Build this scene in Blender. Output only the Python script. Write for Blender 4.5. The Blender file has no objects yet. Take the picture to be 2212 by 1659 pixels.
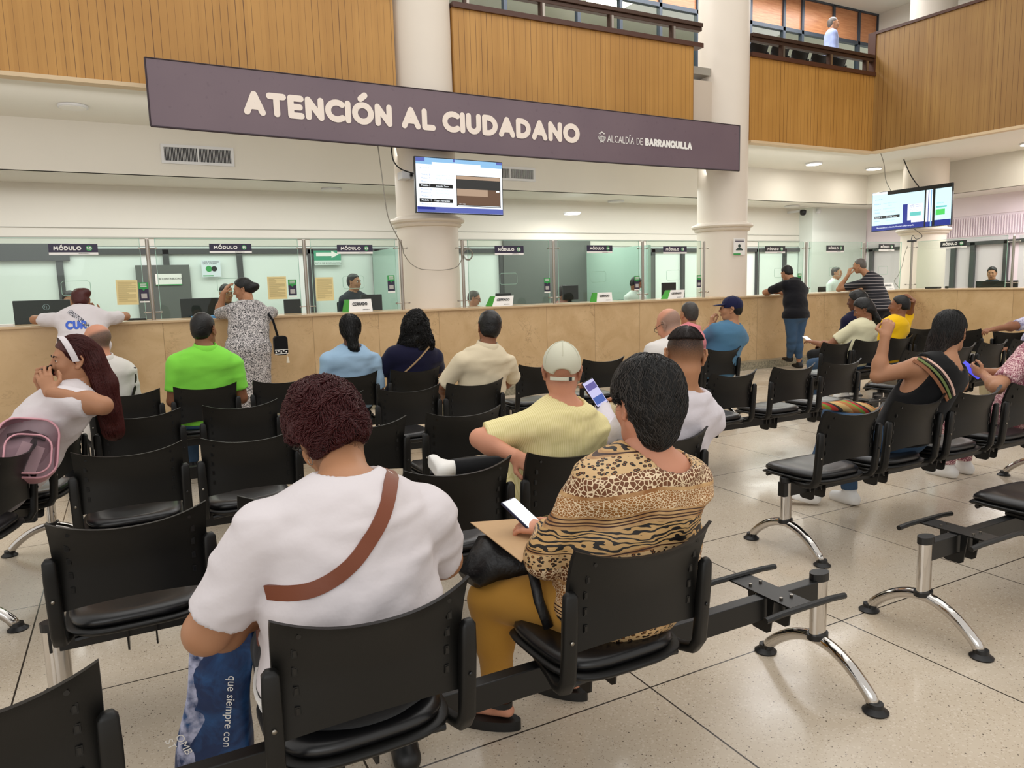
import bpy, math, random
import numpy as np
from mathutils import Vector, Matrix
random.seed(7); RNG = np.random.RandomState(11)
PI = math.pi
S = bpy.context.scene
COL = S.collection

# ---------------- camera ----------------
CAM_H = 1.5
def make_camera():
    p, r, y = (math.radians(a) for a in (7.6, -1.61, 27.6))
    fwd = Vector((math.sin(y)*math.cos(p), math.cos(y)*math.cos(p), -math.sin(p)))
    r0 = Vector((math.cos(y), -math.sin(y), 0)); u0 = r0.cross(fwd)
    right = math.cos(r)*r0 + math.sin(r)*u0
    up = -math.sin(r)*r0 + math.cos(r)*u0
    cd = bpy.data.cameras.new('camera'); cd.sensor_width = 36; cd.lens = 36*1571/2212
    cd.clip_start = .05; cd.clip_end = 200
    co = bpy.data.objects.new('camera', cd); COL.objects.link(co)
    m = Matrix((right, up, -fwd)).transposed().to_4x4(); m.translation = (0, 0, CAM_H)
    co.matrix_world = m
    S.camera = co
make_camera()

# ---------------- world, exposure, large lights ----------------
w = bpy.data.worlds.new('world'); S.world = w; w.use_nodes = True
bg = w.node_tree.nodes['Background']; bg.inputs[0].default_value = (1.0, .965, .92, 1); bg.inputs[1].default_value = .84
S.view_settings.view_transform = 'Standard'; S.view_settings.look = 'None'
S.view_settings.exposure = 0.12; S.view_settings.gamma = 1; S.view_settings.use_curve_mapping = False

def area(name, loc, sx, sy, power, rot=(0, 0, 0), col=(1, 1, 1)):
    l = bpy.data.lights.new(name, 'AREA'); l.shape = 'RECTANGLE'; l.size = sx; l.size_y = sy
    l.energy = power; l.color = col
    o = bpy.data.objects.new(name, l); COL.objects.link(o); o.location = loc; o.rotation_euler = rot
    return o
area('hall_skylight', (5, 3.5, 9.0), 13, 9, 360, (0, 0, 0), (1, .98, .95))
area('entrance_daylight', (-3.5, -5, 4.0), 7, 4, 120, (math.radians(62), 0, math.radians(-35)), (.95, .98, 1))
area('office_light_left', (1, 11.3, 3.15), 7, 1.6, 100, (0, 0, 0), (.98, 1, .985))
area('office_light_right', (10.5, 11.3, 3.15), 9, 1.6, 170, (0, 0, 0), (.95, 1, .975))
area('under_balcony_fill', (4.5, 9.9, 3.45), 17, .25, 44, (math.radians(72), 0, 0), (1, .98, .95))  # added unseen fill strip that brightens the beam wall, no fixture there
area('right_wing_light', (15.6, 5.5, 3.15), 1.6, 7, 170, (0, 0, 0), (1, .96, .98))
area('upper_gallery_light', (9.5, 11.2, 7.75), 12, 1.6, 400, (0, 0, 0), (.97, .98, 1))
# ---------------- small helpers ----------------
def lin(c):
    if isinstance(c, str):
        c = [int(c[i:i+2], 16)/255 for i in (0, 2, 4)]
    return tuple(x/12.92 if x <= .04045 else ((x+.055)/1.055)**2.4 for x in c[:3])
MATS = {}
def mat(name, color='808080', rough=.6, metal=0, spec=.5, emit=None, estr=1, coat=0, bump=None, sheen=0, nscale=None, namt=.0):
    if name in MATS: return MATS[name]
    m = bpy.data.materials.new(name); m.use_nodes = True; nt = m.node_tree
    b = nt.nodes['Principled BSDF']; c = (*lin(color), 1)
    b.inputs['Base Color'].default_value = c
    b.inputs['Roughness'].default_value = rough; b.inputs['Metallic'].default_value = metal
    b.inputs['Specular IOR Level'].default_value = spec
    if coat: b.inputs['Coat Weight'].default_value = coat
    if sheen: b.inputs['Sheen Weight'].default_value = sheen
    if emit:
        b.inputs['Emission Color'].default_value = (*lin(emit), 1); b.inputs['Emission Strength'].default_value = estr
    tc = nt.nodes.new('ShaderNodeTexCoord')
    if bump:
        n = nt.nodes.new('ShaderNodeTexNoise'); n.inputs['Scale'].default_value = bump[0]; n.inputs['Detail'].default_value = 4
        nt.links.new(tc.outputs['Object'], n.inputs['Vector'])
        bp = nt.nodes.new('ShaderNodeBump'); bp.inputs['Strength'].default_value = bump[1]; bp.inputs['Distance'].default_value = bump[2]
        nt.links.new(n.outputs[0], bp.inputs['Height']); nt.links.new(bp.outputs[0], b.inputs['Normal'])
    if nscale:
        n = nt.nodes.new('ShaderNodeTexNoise'); n.inputs['Scale'].default_value = nscale; n.inputs['Detail'].default_value = 5
        nt.links.new(tc.outputs['Object'], n.inputs['Vector'])
        mx = nt.nodes.new('ShaderNodeMix'); mx.data_type = 'RGBA'
        mx.inputs['A'].default_value = tuple(x*(1-namt) for x in c[:3])+(1,); mx.inputs['B'].default_value = tuple(min(1, x*(1+namt)) for x in c[:3])+(1,)
        nt.links.new(n.outputs[0], mx.inputs['Factor']); nt.links.new(mx.outputs['Result'], b.inputs['Base Color'])
    MATS[name] = m; return m

class NT:
    """tiny node helper"""
    def __init__(s, name, rough=.5):
        s.m = bpy.data.materials.new(name); s.m.use_nodes = True; s.t = s.m.node_tree; MATS[name] = s.m
        s.b = s.t.nodes['Principled BSDF']; s.b.inputs['Roughness'].default_value = rough
        s.tc = s.t.nodes.new('ShaderNodeTexCoord'); s.obj = s.tc.outputs['Object']
    def n(s, typ, ins={}, **kw):
        nd = s.t.nodes.new(typ)
        for k, v in kw.items(): setattr(nd, k, v)
        for k, v in ins.items():
            if hasattr(v, 'is_output'): s.t.links.new(v, nd.inputs[k])
            else: nd.inputs[k].default_value = v
        return nd
    def math(s, op, a, b=0, c=0):
        return s.n('ShaderNodeMath', {0: a, 1: b, 2: c}, operation=op).outputs[0]
    def mix(s, f, a, b):
        a = a if hasattr(a, 'is_output') else (*lin(a), 1); b = b if hasattr(b, 'is_output') else (*lin(b), 1)
        return s.n('ShaderNodeMix', {'Factor': f, 'A': a, 'B': b}, data_type='RGBA').outputs['Result']
    def noise(s, scale, detail=3, vec=None, rough=.5, dist=0):
        return s.n('ShaderNodeTexNoise', {'Vector': vec or s.obj, 'Scale': scale, 'Detail': detail, 'Roughness': rough, 'Distortion': dist}).outputs[0]
    def ramp(s, f, a, b):
        return s.n('ShaderNodeMapRange', {'Value': f, 'From Min': a, 'From Max': b}).outputs[0]
    def xyz(s, vec=None):
        o = s.n('ShaderNodeSeparateXYZ', {0: vec or s.obj}).outputs; return o[0], o[1], o[2]
    def scale(s, sx, sy, sz):
        return s.n('ShaderNodeMapping', {'Vector': s.obj, 'Scale': (sx, sy, sz)}).outputs[0]
    def color(s, c): s.t.links.new(c, s.b.inputs['Base Color'])
    def bump(s, h, strength=.3, dist=.01):
        s.t.links.new(s.n('ShaderNodeBump', {'Height': h, 'Strength': strength, 'Distance': dist}).outputs[0], s.b.inputs['Normal'])

def tag(o, label=None, cat=None, group=None, kind=None):
    if label: o['label'] = label
    if cat: o['category'] = cat
    if group: o['group'] = group
    if kind: o['kind'] = kind
    return o
def thing(name, label, cat, loc=(0, 0, 0), rz=0, group=None):
    o = bpy.data.objects.new(name, None); COL.objects.link(o); o.location = loc; o.rotation_euler = (0, 0, rz)
    o.empty_display_size = .1
    return tag(o, label, cat, group)
def copy_tree(o, parent=None):
    c = o.copy(); COL.objects.link(c); c.parent = parent
    for ch in [x for x in bpy.data.objects if x.parent == o]: copy_tree(ch, c)
    return c

class MB:
    def __init__(s): s.v = []; s.f = []; s.mi = []; s.mats = []; s.cur = 0; s.n = 0
    def mat(s, m):
        if m not in s.mats: s.mats.append(m)
        s.cur = s.mats.index(m); return s
    def add(s, vs, fs):
        vs = [tuple(v) for v in vs]
        s.v += vs; s.f += [tuple(i+s.n for i in f) for f in fs]; s.mi += [s.cur]*len(fs); s.n += len(vs); return s
    def box(s, x0, x1, y0, y1, z0, z1):
        v = [(x, y, z) for z in (z0, z1) for y in (y0, y1) for x in (x0, x1)]
        return s.add(v, [(0, 2, 3, 1), (4, 5, 7, 6), (0, 1, 5, 4), (2, 6, 7, 3), (0, 4, 6, 2), (1, 3, 7, 5)])
    def quad(s, a, b, c, d): return s.add([a, b, c, d], [(0, 1, 2, 3)])
    def prism(s, pts, off):
        """polygon pts (3d list, planar) extruded by vector off"""
        n = len(pts); off = Vector(off); P = [Vector(p) for p in pts]; Q = [p+off for p in P]
        return s.add(P+Q, [tuple(range(n))[::-1], tuple(range(n, 2*n))]+[(i, (i+1) % n, n+(i+1) % n, n+i) for i in range(n)])
    def tube(s, pts, r, n=8, sx=1, sy=1, up=(0, 0, 1), caps=True, sq=False):
        P = [Vector(p) for p in pts]; m = len(P); rr = r if isinstance(r, (list, tuple)) else [r]*m
        up = Vector(up); vs = []; prev = None
        for i in range(m):
            t = (P[min(i+1, m-1)]-P[max(i-1, 0)]).normalized()
            a = prev if prev is not None else up
            x = a - t*a.dot(t)
            if x.length < 1e-4: x = Vector((1, 0, 0)) - t*t.x
            x.normalize(); prev = x; y = t.cross(x)
            for k in range(n):
                an = 2*PI*(k+(.5 if sq else 0))/n; ca, sa = math.cos(an), math.sin(an)
                if sq and n > 4:
                    e = .5; ca = math.copysign(abs(ca)**e, ca); sa = math.copysign(abs(sa)**e, sa)
                vs.append(P[i]+x*ca*rr[i]*sx+y*sa*rr[i]*sy)
        fs = [(i*n+k, i*n+(k+1) % n, (i+1)*n+(k+1) % n, (i+1)*n+k) for i in range(m-1) for k in range(n)]
        if caps: fs += [tuple(range(n))[::-1], tuple((m-1)*n+k for k in range(n))]
        return s.add(vs, fs)
    def cyl(s, c, r, h, n=24, r2=None):
        r2 = r if r2 is None else r2; c = Vector(c)
        vs = [(c.x+r*math.cos(2*PI*k/n), c.y+r*math.sin(2*PI*k/n), c.z) for k in range(n)]+[(c.x+r2*math.cos(2*PI*k/n), c.y+r2*math.sin(2*PI*k/n), c.z+h) for k in range(n)]
        return s.add(vs, [tuple(range(n))[::-1], tuple(range(n, 2*n))]+[(k, (k+1) % n, n+(k+1) % n, n+k) for k in range(n)])
    def lathe(s, c, prof, n=32):
        c = Vector(c); m = len(prof)
        vs = [(c.x+r*math.cos(2*PI*k/n), c.y+r*math.sin(2*PI*k/n), c.z+z) for r, z in prof for k in range(n)]
        fs = [(i*n+k, i*n+(k+1) % n, (i+1)*n+(k+1) % n, (i+1)*n+k) for i in range(m-1) for k in range(n)]
        return s.add(vs, fs+[tuple(range(n))[::-1], tuple((m-1)*n+k for k in range(n))])
    def grid(s, rows, close=False):
        m, n = len(rows), len(rows[0]); vs = [p for r in rows for p in r]
        return s.add(vs, [(i*n+k, i*n+k+1, (i+1)*n+k+1, (i+1)*n+k) for i in range(m-1) for k in range(n-1)])
    def build(s, name, m=None, parent=None, smooth=False, bevel=0, loc=None, rz=0, mw=None, label=None, auto=None):
        me = bpy.data.meshes.new(name); me.from_pydata([tuple(v) for v in s.v], [], s.f)
        for q in (s.mats if s.mats else [m]): me.materials.append(q)
        if s.mats: me.polygons.foreach_set('material_index', s.mi)
        if smooth: me.polygons.foreach_set('use_smooth', [True]*len(me.polygons))
        o = bpy.data.objects.new(name, me); COL.objects.link(o); o.parent = parent
        if loc is not None: o.location = loc
        if rz: o.rotation_euler = (0, 0, rz)
        if bevel:
            b = o.modifiers.new('bevel', 'BEVEL'); b.width = bevel; b.segments = 2; b.limit_method = 'ANGLE'
        if auto:
            try:
                me.polygons.foreach_set('use_smooth', [True]*len(me.polygons)); me.set_sharp_from_angle(angle=math.radians(auto))
            except Exception: pass
        if label: o['label'] = label
        return o
def structure(name, mb, m=None, **k):
    o = mb.build(name, m, **k); o['kind'] = 'structure'; return o
def solid(name, mb, m, label, cat, group=None, **k):
    return tag(mb.build(name, m, **k), label, cat, group)

# ---------------- stroke lettering (rounded caps) ----------------
def arc(cx, cy, rx, ry, a0, a1, n=10):
    return [(cx+rx*math.cos(math.radians(a0+(a1-a0)*i/n)), cy+ry*math.sin(math.radians(a0+(a1-a0)*i/n))) for i in range(n+1)]
GL = {
 'A': (.8, [[(0, 0), (.4, 1), (.8, 0)], [(.16, .33), (.64, .33)]]), 'T': (.72, [[(0, 1), (.72, 1)], [(.36, 1), (.36, 0)]]),
 'E': (.55, [[(.55, 1), (0, 1), (0, 0), (.55, 0)], [(0, .5), (.48, .5)]]), 'N': (.7, [[(0, 0), (0, 1), (.7, 0), (.7, 1)]]),
 'C': (.74, [arc(.5, .5, .5, .5, 52, 308, 14)]), 'I': (0, [[(0, 0), (0, 1)]]), 'O': (.95, [arc(.475, .5, .475, .5, 0, 360, 20)]),
 'L': (.5, [[(0, 1), (0, 0), (.5, 0)]]), 'U': (.66, [[(0, 1)]+arc(.33, .36, .33, .36, 180, 360, 10)+[(.66, 1)]]),
 'D': (.72, [[(0, 0), (0, 1), (.22, 1)]+arc(.22, .5, .5, .5, 90, -90, 12)+[(0, 0)]]),
 'M': (.92, [[(0, 0), (.08, 1), (.46, .3), (.84, 1), (.92, 0)]]),
 'B': (.6, [[(0, 0), (0, 1), (.3, 1)]+arc(.3, .76, .26, .24, 90, -90, 8)+[(0, .52)], [(.3, .52)]+arc(.32, .26, .28, .26, 90, -90, 8)+[(0, 0)]]),
 'R': (.6, [[(0, 0), (0, 1), (.3, 1)]+arc(.3, .74, .28, .26, 90, -90, 8)+[(0, .48)], [(.3, .48), (.6, 0)]]),
 'Q': (.95, [arc(.475, .5, .475, .5, 0, 360, 20), [(.6, .25), (.95, -.02)]]),
 'S': (.55, [arc(.28, .74, .26, .26, 40, 270, 8)+arc(.28, .25, .27, .25, 90, -140, 8)[1:]]),
 'P': (.58, [[(0, 0), (0, 1), (.3, 1)]+arc(.3, .74, .28, .26, 90, -90, 8)+[(0, .48)]]),
 '0': (.6, [arc(.3, .5, .3, .5, 0, 360, 16)]), '1': (.22, [[(0, .75), (.22, 1), (.22, 0)]]),
 '2': (.55, [arc(.27, .73, .27, .27, 160, -40, 8)+[(0, 0), (.56, 0)]]),
 '3': (.52, [arc(.25, .75, .25, .25, 150, -90, 8)+arc(.25, .26, .28, .26, 90, -150, 8)[1:]]),
 '4': (.6, [[(.42, 0), (.42, 1), (0, .28), (.6, .28)]]), '5': (.52, [[(.5, 1), (.08, 1), (.04, .58)]+arc(.24, .31, .28, .31, 110, -150, 9)]),
 '6': (.56, [[(.42, 1)]+arc(.28, .31, .28, .31, 150, -210, 14)]), '7': (.55, [[(0, 1), (.55, 1), (.18, 0)]]),
 '8': (.56, [arc(.28, .76, .23, .24, 0, 360, 12), arc(.28, .27, .28, .27, 0, 360, 12)]),
 '9': (.56, [arc(.28, .69, .28, .31, -30, 330, 14)+[(.14, 0)]]), ' ': (.28, []), '%': (0, []),
}
ACC = {'Ó': ('O', .32, .6), 'Í': ('I', -.12, .22)}
def lettering(mb, text, origin, ux, uz, height, thick=.2, gap=.2, width=None, off=None, squeeze=1):
    """flat rounded strokes in the plane spanned by ux, uz; returns advance"""
    ux = Vector(ux).normalized(); uz = Vector(uz).normalized(); o = Vector(origin)
    r = thick/2; tot = 0; items = []; cnt = [0]; nrm = ux.cross(uz).normalized()
    def bumpo(): cnt[0] += 1; return nrm*(.00009*(cnt[0] % 23))
    for ch in text:
        acc = None
        if ch in ACC: acc = ACC[ch]; base = acc[0]
        else: base = ch
        wd, st = GL.get(base, (.5, [[(0, 0), (0, 1), (.5, 1), (.5, 0), (0, 0)]]))
        wd *= squeeze
        items.append((tot, st, acc)); tot += wd+thick+gap
    tot -= gap; sc = height; sx = sc if width is None else width/tot
    def P(x, y): return o+ux*(x*sx)+uz*(y*sc)
    def seg(a, b):
        ax, ay = a; bx, by = b; dx, dy = (bx-ax)*sx, (by-ay)*sc; L = math.hypot(dx, dy) or 1
        nx, ny = -dy/L*r*sc, dx/L*r*sc
        q = [P(ax, ay), P(bx, by)]
        nn = ux*nx+uz*ny; of = bumpo(); q = [q[0]+of, q[1]+of]
        mb.add([q[0]-nn, q[1]-nn, q[1]+nn, q[0]+nn], [(0, 1, 2, 3)])
    def disc(a):
        c = P(*a)+bumpo(); mb.add([c+ux*math.cos(2*PI*k/14)*r*sc+uz*math.sin(2*PI*k/14)*r*sc for k in range(14)], [tuple(range(14))])
    for x0, st, acc in items:
        for pl in st:
            pts = [(x0+r+x*squeeze, r+y*(1-thick)) for x, y in pl]
            for a, b in zip(pts, pts[1:]): seg(a, b)
            for a in pts: disc(a)
        if acc:
            a = (x0+r+acc[1]*squeeze+.04, 1.13); b = (x0+r+acc[2]*squeeze+.02, 1.30)
            seg(a, b); disc(a); disc(b)
    return tot*sx
def text_obj(name, txt, loc, rot, size, m, parent=None, align='LEFT', sx=1, bold=0):
    c = bpy.data.curves.new(name, 'FONT'); c.body = txt; c.size = size; c.align_x = align; c.offset = bold
    o = bpy.data.objects.new(name, c); COL.objects.link(o)
    bpy.context.view_layer.update()
    dg = bpy.context.evaluated_depsgraph_get(); me = bpy.data.meshes.new_from_object(o.evaluated_get(dg))
    bpy.data.objects.remove(o); me.materials.clear(); me.materials.append(m)
    q = bpy.data.objects.new(name, me); COL.objects.link(q); q.parent = parent; q.location = loc; q.rotation_euler = rot; q.scale = (sx, 1, 1)
    return q
# ---------------- materials of the place ----------------
def m_floor():
    k = NT('terrazzo_floor', .2); x, y, z = k.xyz()
    T = 1.06
    def line(c, o):
        f = k.math('FRACT', k.math('ADD', k.math('DIVIDE', k.math('SUBTRACT', c, o), T), 50.5))
        return k.math('ABSOLUTE', k.math('SUBTRACT', f, .5))
    d = k.math('MINIMUM', line(x, 1.61), line(y, 2.032))
    joint = k.math('LESS_THAN', d, .0032)
    cell = k.n('ShaderNodeCombineXYZ', {0: k.math('FLOOR', k.math('DIVIDE', k.math('SUBTRACT', x, 1.61), T)), 1: k.math('FLOOR', k.math('DIVIDE', k.math('SUBTRACT', y, 2.032), T))}).outputs[0]
    wn = k.n('ShaderNodeTexWhiteNoise', {0: cell}).outputs[0]
    base = k.mix(wn, 'B9AA95', 'C6B8A4')
    base = k.mix(k.ramp(k.noise(1.3, 4), .35, .75), base, 'D0C4B2')
    vo = k.n('ShaderNodeTexVoronoi', {'Vector': k.obj, 'Scale': 150.}).outputs
    sp = k.math('MULTIPLY', k.math('LESS_THAN', vo[0], .34), k.math('LESS_THAN', k.n('ShaderNodeSeparateXYZ', {0: vo[1]}).outputs[0], .3))
    base = k.mix(k.math('MULTIPLY', sp, .55), base, '93806B')
    vo2 = k.n('ShaderNodeTexVoronoi', {'Vector': k.obj, 'Scale': 105.}).outputs
    sp2 = k.math('MULTIPLY', k.math('LESS_THAN', vo2[0], .3), k.math('LESS_THAN', k.n('ShaderNodeSeparateXYZ', {0: vo2[1]}).outputs[1], .07))
    base = k.mix(sp2, base, '5E5246')
    sp3 = k.math('MULTIPLY', k.math('LESS_THAN', vo2[0], .45), k.math('GREATER_THAN', k.n('ShaderNodeSeparateXYZ', {0: vo2[1]}).outputs[2], .8))
    base = k.mix(k.math('MULTIPLY', sp3, .25), base, 'E4DACB')
    base = k.mix(joint, base, '3A332C')
    k.color(base)
    r = k.n('ShaderNodeMapRange', {'Value': k.noise(2.2, 5), 'From Min': .3, 'From Max': .7, 'To Min': .12, 'To Max': .3}).outputs[0]
    k.t.links.new(r, k.b.inputs['Roughness'])
    return k.m
def m_wood(name, axis, c1, c2, pitch=.088):
    k = NT(name, .42); x, y, z = k.xyz(); u = x if axis == 'x' else y
    uu = k.math('ADD', k.math('DIVIDE', u, pitch), k.math('MULTIPLY', k.n('ShaderNodeTexNoise', {'Vector': k.n('ShaderNodeCombineXYZ', {0: u}).outputs[0], 'Scale': 1.1, 'Detail': 0.}).outputs[0], 1.2))
    f = k.math('ABSOLUTE', k.math('SUBTRACT', k.math('FRACT', k.math('ADD', uu, 60)), .5))
    idx = k.math('FLOOR', k.math('ADD', uu, 60))
    wn = k.n('ShaderNodeTexWhiteNoise', {0: k.n('ShaderNodeCombineXYZ', {0: idx}).outputs[0]}).outputs[0]
    wn2 = k.n('ShaderNodeTexWhiteNoise', {0: k.n('ShaderNodeCombineXYZ', {0: k.math('FLOOR', k.math('ADD', uu, 60.5)), 1: 3.}).outputs[0]}).outputs[0]
    thr = k.math('ADD', k.math('MULTIPLY', wn2, .04), .008)
    g = k.math('LESS_THAN', f, thr)
    grain = k.noise(3, 6, k.n('ShaderNodeMapping', {'Vector': k.obj, 'Scale': (9, 9, .5)}).outputs[0], .6, .4)
    big = k.noise(.9, 3)
    base = k.mix(k.math('ADD', k.math('MULTIPLY', wn, .4), k.math('MULTIPLY', grain, .6)), c1, c2)
    base = k.mix(k.ramp(big, .4, .8), base, c1)
    base = k.mix(k.math('MULTIPLY', g, k.math('ADD', .45, k.math('MULTIPLY', wn2, .5))), base, '5A3510')
    k.color(base); k.bump(g, -.5, .006)
    return k.m
def m_marble():
    k = NT('beige_marble', .28); x, y, z = k.xyz(); g = k.math('ADD', x, y)
    f = k.math('ABSOLUTE', k.math('SUBTRACT', k.math('FRACT', k.math('ADD', k.math('DIVIDE', g, .84), 40.2)), .5))
    idx = k.math('FLOOR', k.math('ADD', k.math('DIVIDE', g, .84), 40.7))
    wn = k.n('ShaderNodeTexWhiteNoise', {0: k.n('ShaderNodeCombineXYZ', {0: idx}).outputs[0]}).outputs[0]
    off = k.n('ShaderNodeVectorMath', {0: k.obj, 1: k.n('ShaderNodeCombineXYZ', {0: k.math('MULTIPLY', wn, 9), 2: k.math('MULTIPLY', wn, 7)}).outputs[0]}, operation='ADD').outputs[0]
    n1 = k.noise(2.2, 8, off, .62, .6)
    vein = k.math('ABSOLUTE', k.math('SUBTRACT', k.noise(3.2, 9, off, .65, 1.6), .5))
    v = k.math('LESS_THAN', vein, .008)
    base = k.mix(k.ramp(n1, .35, .68), 'BE9E73', 'D4B68C')
    base = k.mix(k.math('MULTIPLY', wn, .35), base, 'C9A97C')
    patch = k.ramp(k.noise(1.1, 2, off), .5, .68)
    base = k.mix(k.math('MULTIPLY', k.math('MULTIPLY', v, patch), .55), base, '6E5230')
    base = k.mix(k.math('MULTIPLY', k.ramp(k.noise(26, 4, off), .62, .8), .5), base, 'A5855A')
    base = k.mix(k.math('MULTIPLY', k.math('LESS_THAN', f, .004), .6), base, '7A6240')
    k.color(base); return k.m
def m_granite():
    k = NT('grey_granite', .35)
    k.color(k.mix(k.ramp(k.noise(38, 6), .35, .7), '6F6A58', 'A39B84')); return k.m
def m_veneer():
    k = NT('orange_wood_veneer', .32)
    gr = k.noise(2.4, 7, k.scale(1.2, 1, 14), .6, .5)
    k.color(k.mix(k.ramp(gr, .3, .7), 'B0704A', 'CC9266')); return k.m
def m_glass(name, tint, a=.1):
    m = bpy.data.materials.new(name); m.use_nodes = True; t = m.node_tree; t.nodes.clear()
    out = t.nodes.new('ShaderNodeOutputMaterial'); mx = t.nodes.new('ShaderNodeMixShader'); tr = t.nodes.new('ShaderNodeBsdfTransparent'); gl = t.nodes.new('ShaderNodeBsdfGlossy')
    fr = t.nodes.new('ShaderNodeFresnel'); fr.inputs[0].default_value = 1.45; tr.inputs[0].default_value = (*lin(tint), 1); gl.inputs[1].default_value = .02
    ge = t.nodes.new('ShaderNodeNewGeometry'); im = t.nodes.new('ShaderNodeMath'); im.operation = 'SUBTRACT'; im.inputs[0].default_value = 1; t.links.new(ge.outputs['Backfacing'], im.inputs[1])
    mm = t.nodes.new('ShaderNodeMath'); mm.operation = 'MULTIPLY'; t.links.new(fr.outputs[0], mm.inputs[0]); t.links.new(im.outputs[0], mm.inputs[1]); t.links.new(mm.outputs[0], mx.inputs[0]); t.links.new(tr.outputs[0], mx.inputs[1]); t.links.new(gl.outputs[0], mx.inputs[2]); t.links.new(mx.outputs[0], out.inputs[0])
    MATS[name] = m; return m
def m_emit(name, c, s):
    return mat(name, '000000', .5, emit=c, estr=s)
def m_sign():
    k = NT('purple_sign_vinyl', .38); x, y, z = k.xyz()
    sp = k.math('MULTIPLY', k.ramp(k.noise(14, 5), .62, .75), .4)
    c = k.mix(k.ramp(k.noise(.7, 3), .3, .7), '6A5A64', '75646C')
    c = k.mix(sp, c, '54444E'); k.color(c); return k.m

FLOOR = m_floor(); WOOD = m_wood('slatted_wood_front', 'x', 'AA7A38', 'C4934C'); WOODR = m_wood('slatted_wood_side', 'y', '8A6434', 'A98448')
MARBLE = m_marble(); GRAN = m_granite(); VENEER = m_veneer()
WHITE = mat('white_paint', 'DDD8CE', .7, nscale=1.2, namt=.04); CEIL = mat('ceiling_paint', 'E6E3DB', .75)
COLM = mat('column_paint', 'E2D8CA', .5, nscale=2.5, namt=.03)
GLASS = m_glass('clear_glass', 'F3FAF6'); FROST = mat('frosted_panel', 'E4ECE7', .35, nscale=.8, namt=.05)
ALU = mat('dark_aluminium', '4B4C4C', .4, .3); STEEL = mat('brushed_steel', 'A79F95', .28, 1); BRONZE = mat('bronze_rail', '4A352A', .35, .4)
DKWOOD = mat('dark_wood_edge', '4C2A1A', .4); CREAMTRIM = mat('cream_trim', 'D6BE9A', .5); BLACK = mat('black_plastic', '0B0B0C', .45)
COUNTERTOP = mat('counter_top_stone', 'C4A883', .22, nscale=5, namt=.12)

# ---------------- setting ----------------
structure('floor', MB().quad((-9, -6, 0), (22, -6, 0), (22, 16, 0), (-9, 16, 0)), FLOOR)
# lower ceiling steps behind the balcony
CX = 13.16; BX = 15.9; PX = 17.0
def offs(t): return (CX+.1*t, 9.7-t)
mb = MB().quad((-6, 9.7, 3.9), (-6, 11.8, 3.9), (BX, 11.8, 3.9), (CX, 9.7, 3.9)).quad((CX, 9.7, 3.9), (BX, 11.8, 3.9), (BX, -4, 3.9), (offs(13.7)[0], -4, 3.9))
structure('ceiling', mb, CEIL)
mb = MB().quad((-6, 11.8, 3.22), (-6, 13, 3.22), (PX, 13, 3.22), (BX, 11.8, 3.22)).quad((BX, 11.8, 3.22), (PX, 13, 3.22), (PX, -4, 3.22), (BX, -4, 3.22))
structure('ceiling_lower', mb, CEIL)
structure('wall_beam', MB().box(-6, BX, 11.8, 11.88, 3.22, 3.9).box(BX, BX+.08, -4, 11.88, 3.22, 3.9), WHITE)
structure('wall_back', MB().box(-6, PX, 13.0, 13.15, 2.3, 3.22).box(-6, PX, 13.6, 13.7, 0, 2.3), WHITE)
structure('trim_1', MB().box(-6, PX, 12.975, 13.0, 2.42, 2.44).box(-6, PX, 12.985, 13.0, 2.57, 2.58), mat('trim_grey', 'A9A79E', .6))  # thin grey trim lines along the back wall
structure('wall_right', MB().box(PX, PX+.1, -4, 13, 2.8, 3.9).box(PX+.02, PX+.1, -4, 13, 0, 2.8), mat('pink_white_wall', 'E9DCE2', .5))
structure('wall_left', MB().box(-6.1, -6, 9.2, 13, 0, 3.9), WHITE)
structure('wall_office_pier', MB().box(15.0, PX, 12.6, 13, 0, 3.22), mat('office_white', 'DDE2DC', .6))
# balcony fronts
structure('wall_balcony_left', MB().box(-6, 3.45, 9.7, 9.8, 3.93, 5.33), WOOD)
structure('wall_balcony_middle', MB().box(4.3, 8.62, 9.7, 9.8, 3.93, 5.33), WOOD)
structure('wall_balcony_return', MB().box(8.62, 9.1, 9.78, 9.9, 3.9, 4.85), mat('grey_cream_paint', 'C7B9A8', .6))
structure('wall_balcony_right', MB().box(9.9, CX, 9.7, 9.8, 3.93, 5.33), WOOD)
a0 = offs(0); a1 = offs(13.7)
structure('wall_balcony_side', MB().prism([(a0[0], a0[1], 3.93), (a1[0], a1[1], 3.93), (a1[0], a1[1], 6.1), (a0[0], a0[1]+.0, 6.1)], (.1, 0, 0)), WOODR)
mb = MB()
for x0, x1 in ((-6, 3.45), (4.3, 8.62), (9.9, CX)): mb.box(x0, x1, 9.66, 9.82, 3.885, 3.93)
mb.prism([(a0[0]-.03, a0[1], 3.885), (a1[0]-.03, a1[1], 3.885), (a1[0]-.03, a1[1], 3.93), (a0[0]-.03, a0[1], 3.93)], (.15, 0, 0))
structure('trim_2', mb, CREAMTRIM)
mb = MB()
for x0, x1 in ((-6, 3.45), (4.3, 8.8), (9.9, CX+.02)): mb.box(x0, x1, 9.66, 9.84, 5.33, 5.40)
mb.prism([(a0[0]-.03, a0[1], 6.1), (a1[0]-.03, a1[1], 6.1), (a1[0]-.03, a1[1], 6.15), (a0[0]-.03, a0[1], 6.15)], (.18, 0, 0))
mb.box(CX-.03, CX+.12, 9.68, 9.84, 5.4, 6.15)
structure('trim_3', mb, DKWOOD)
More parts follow.
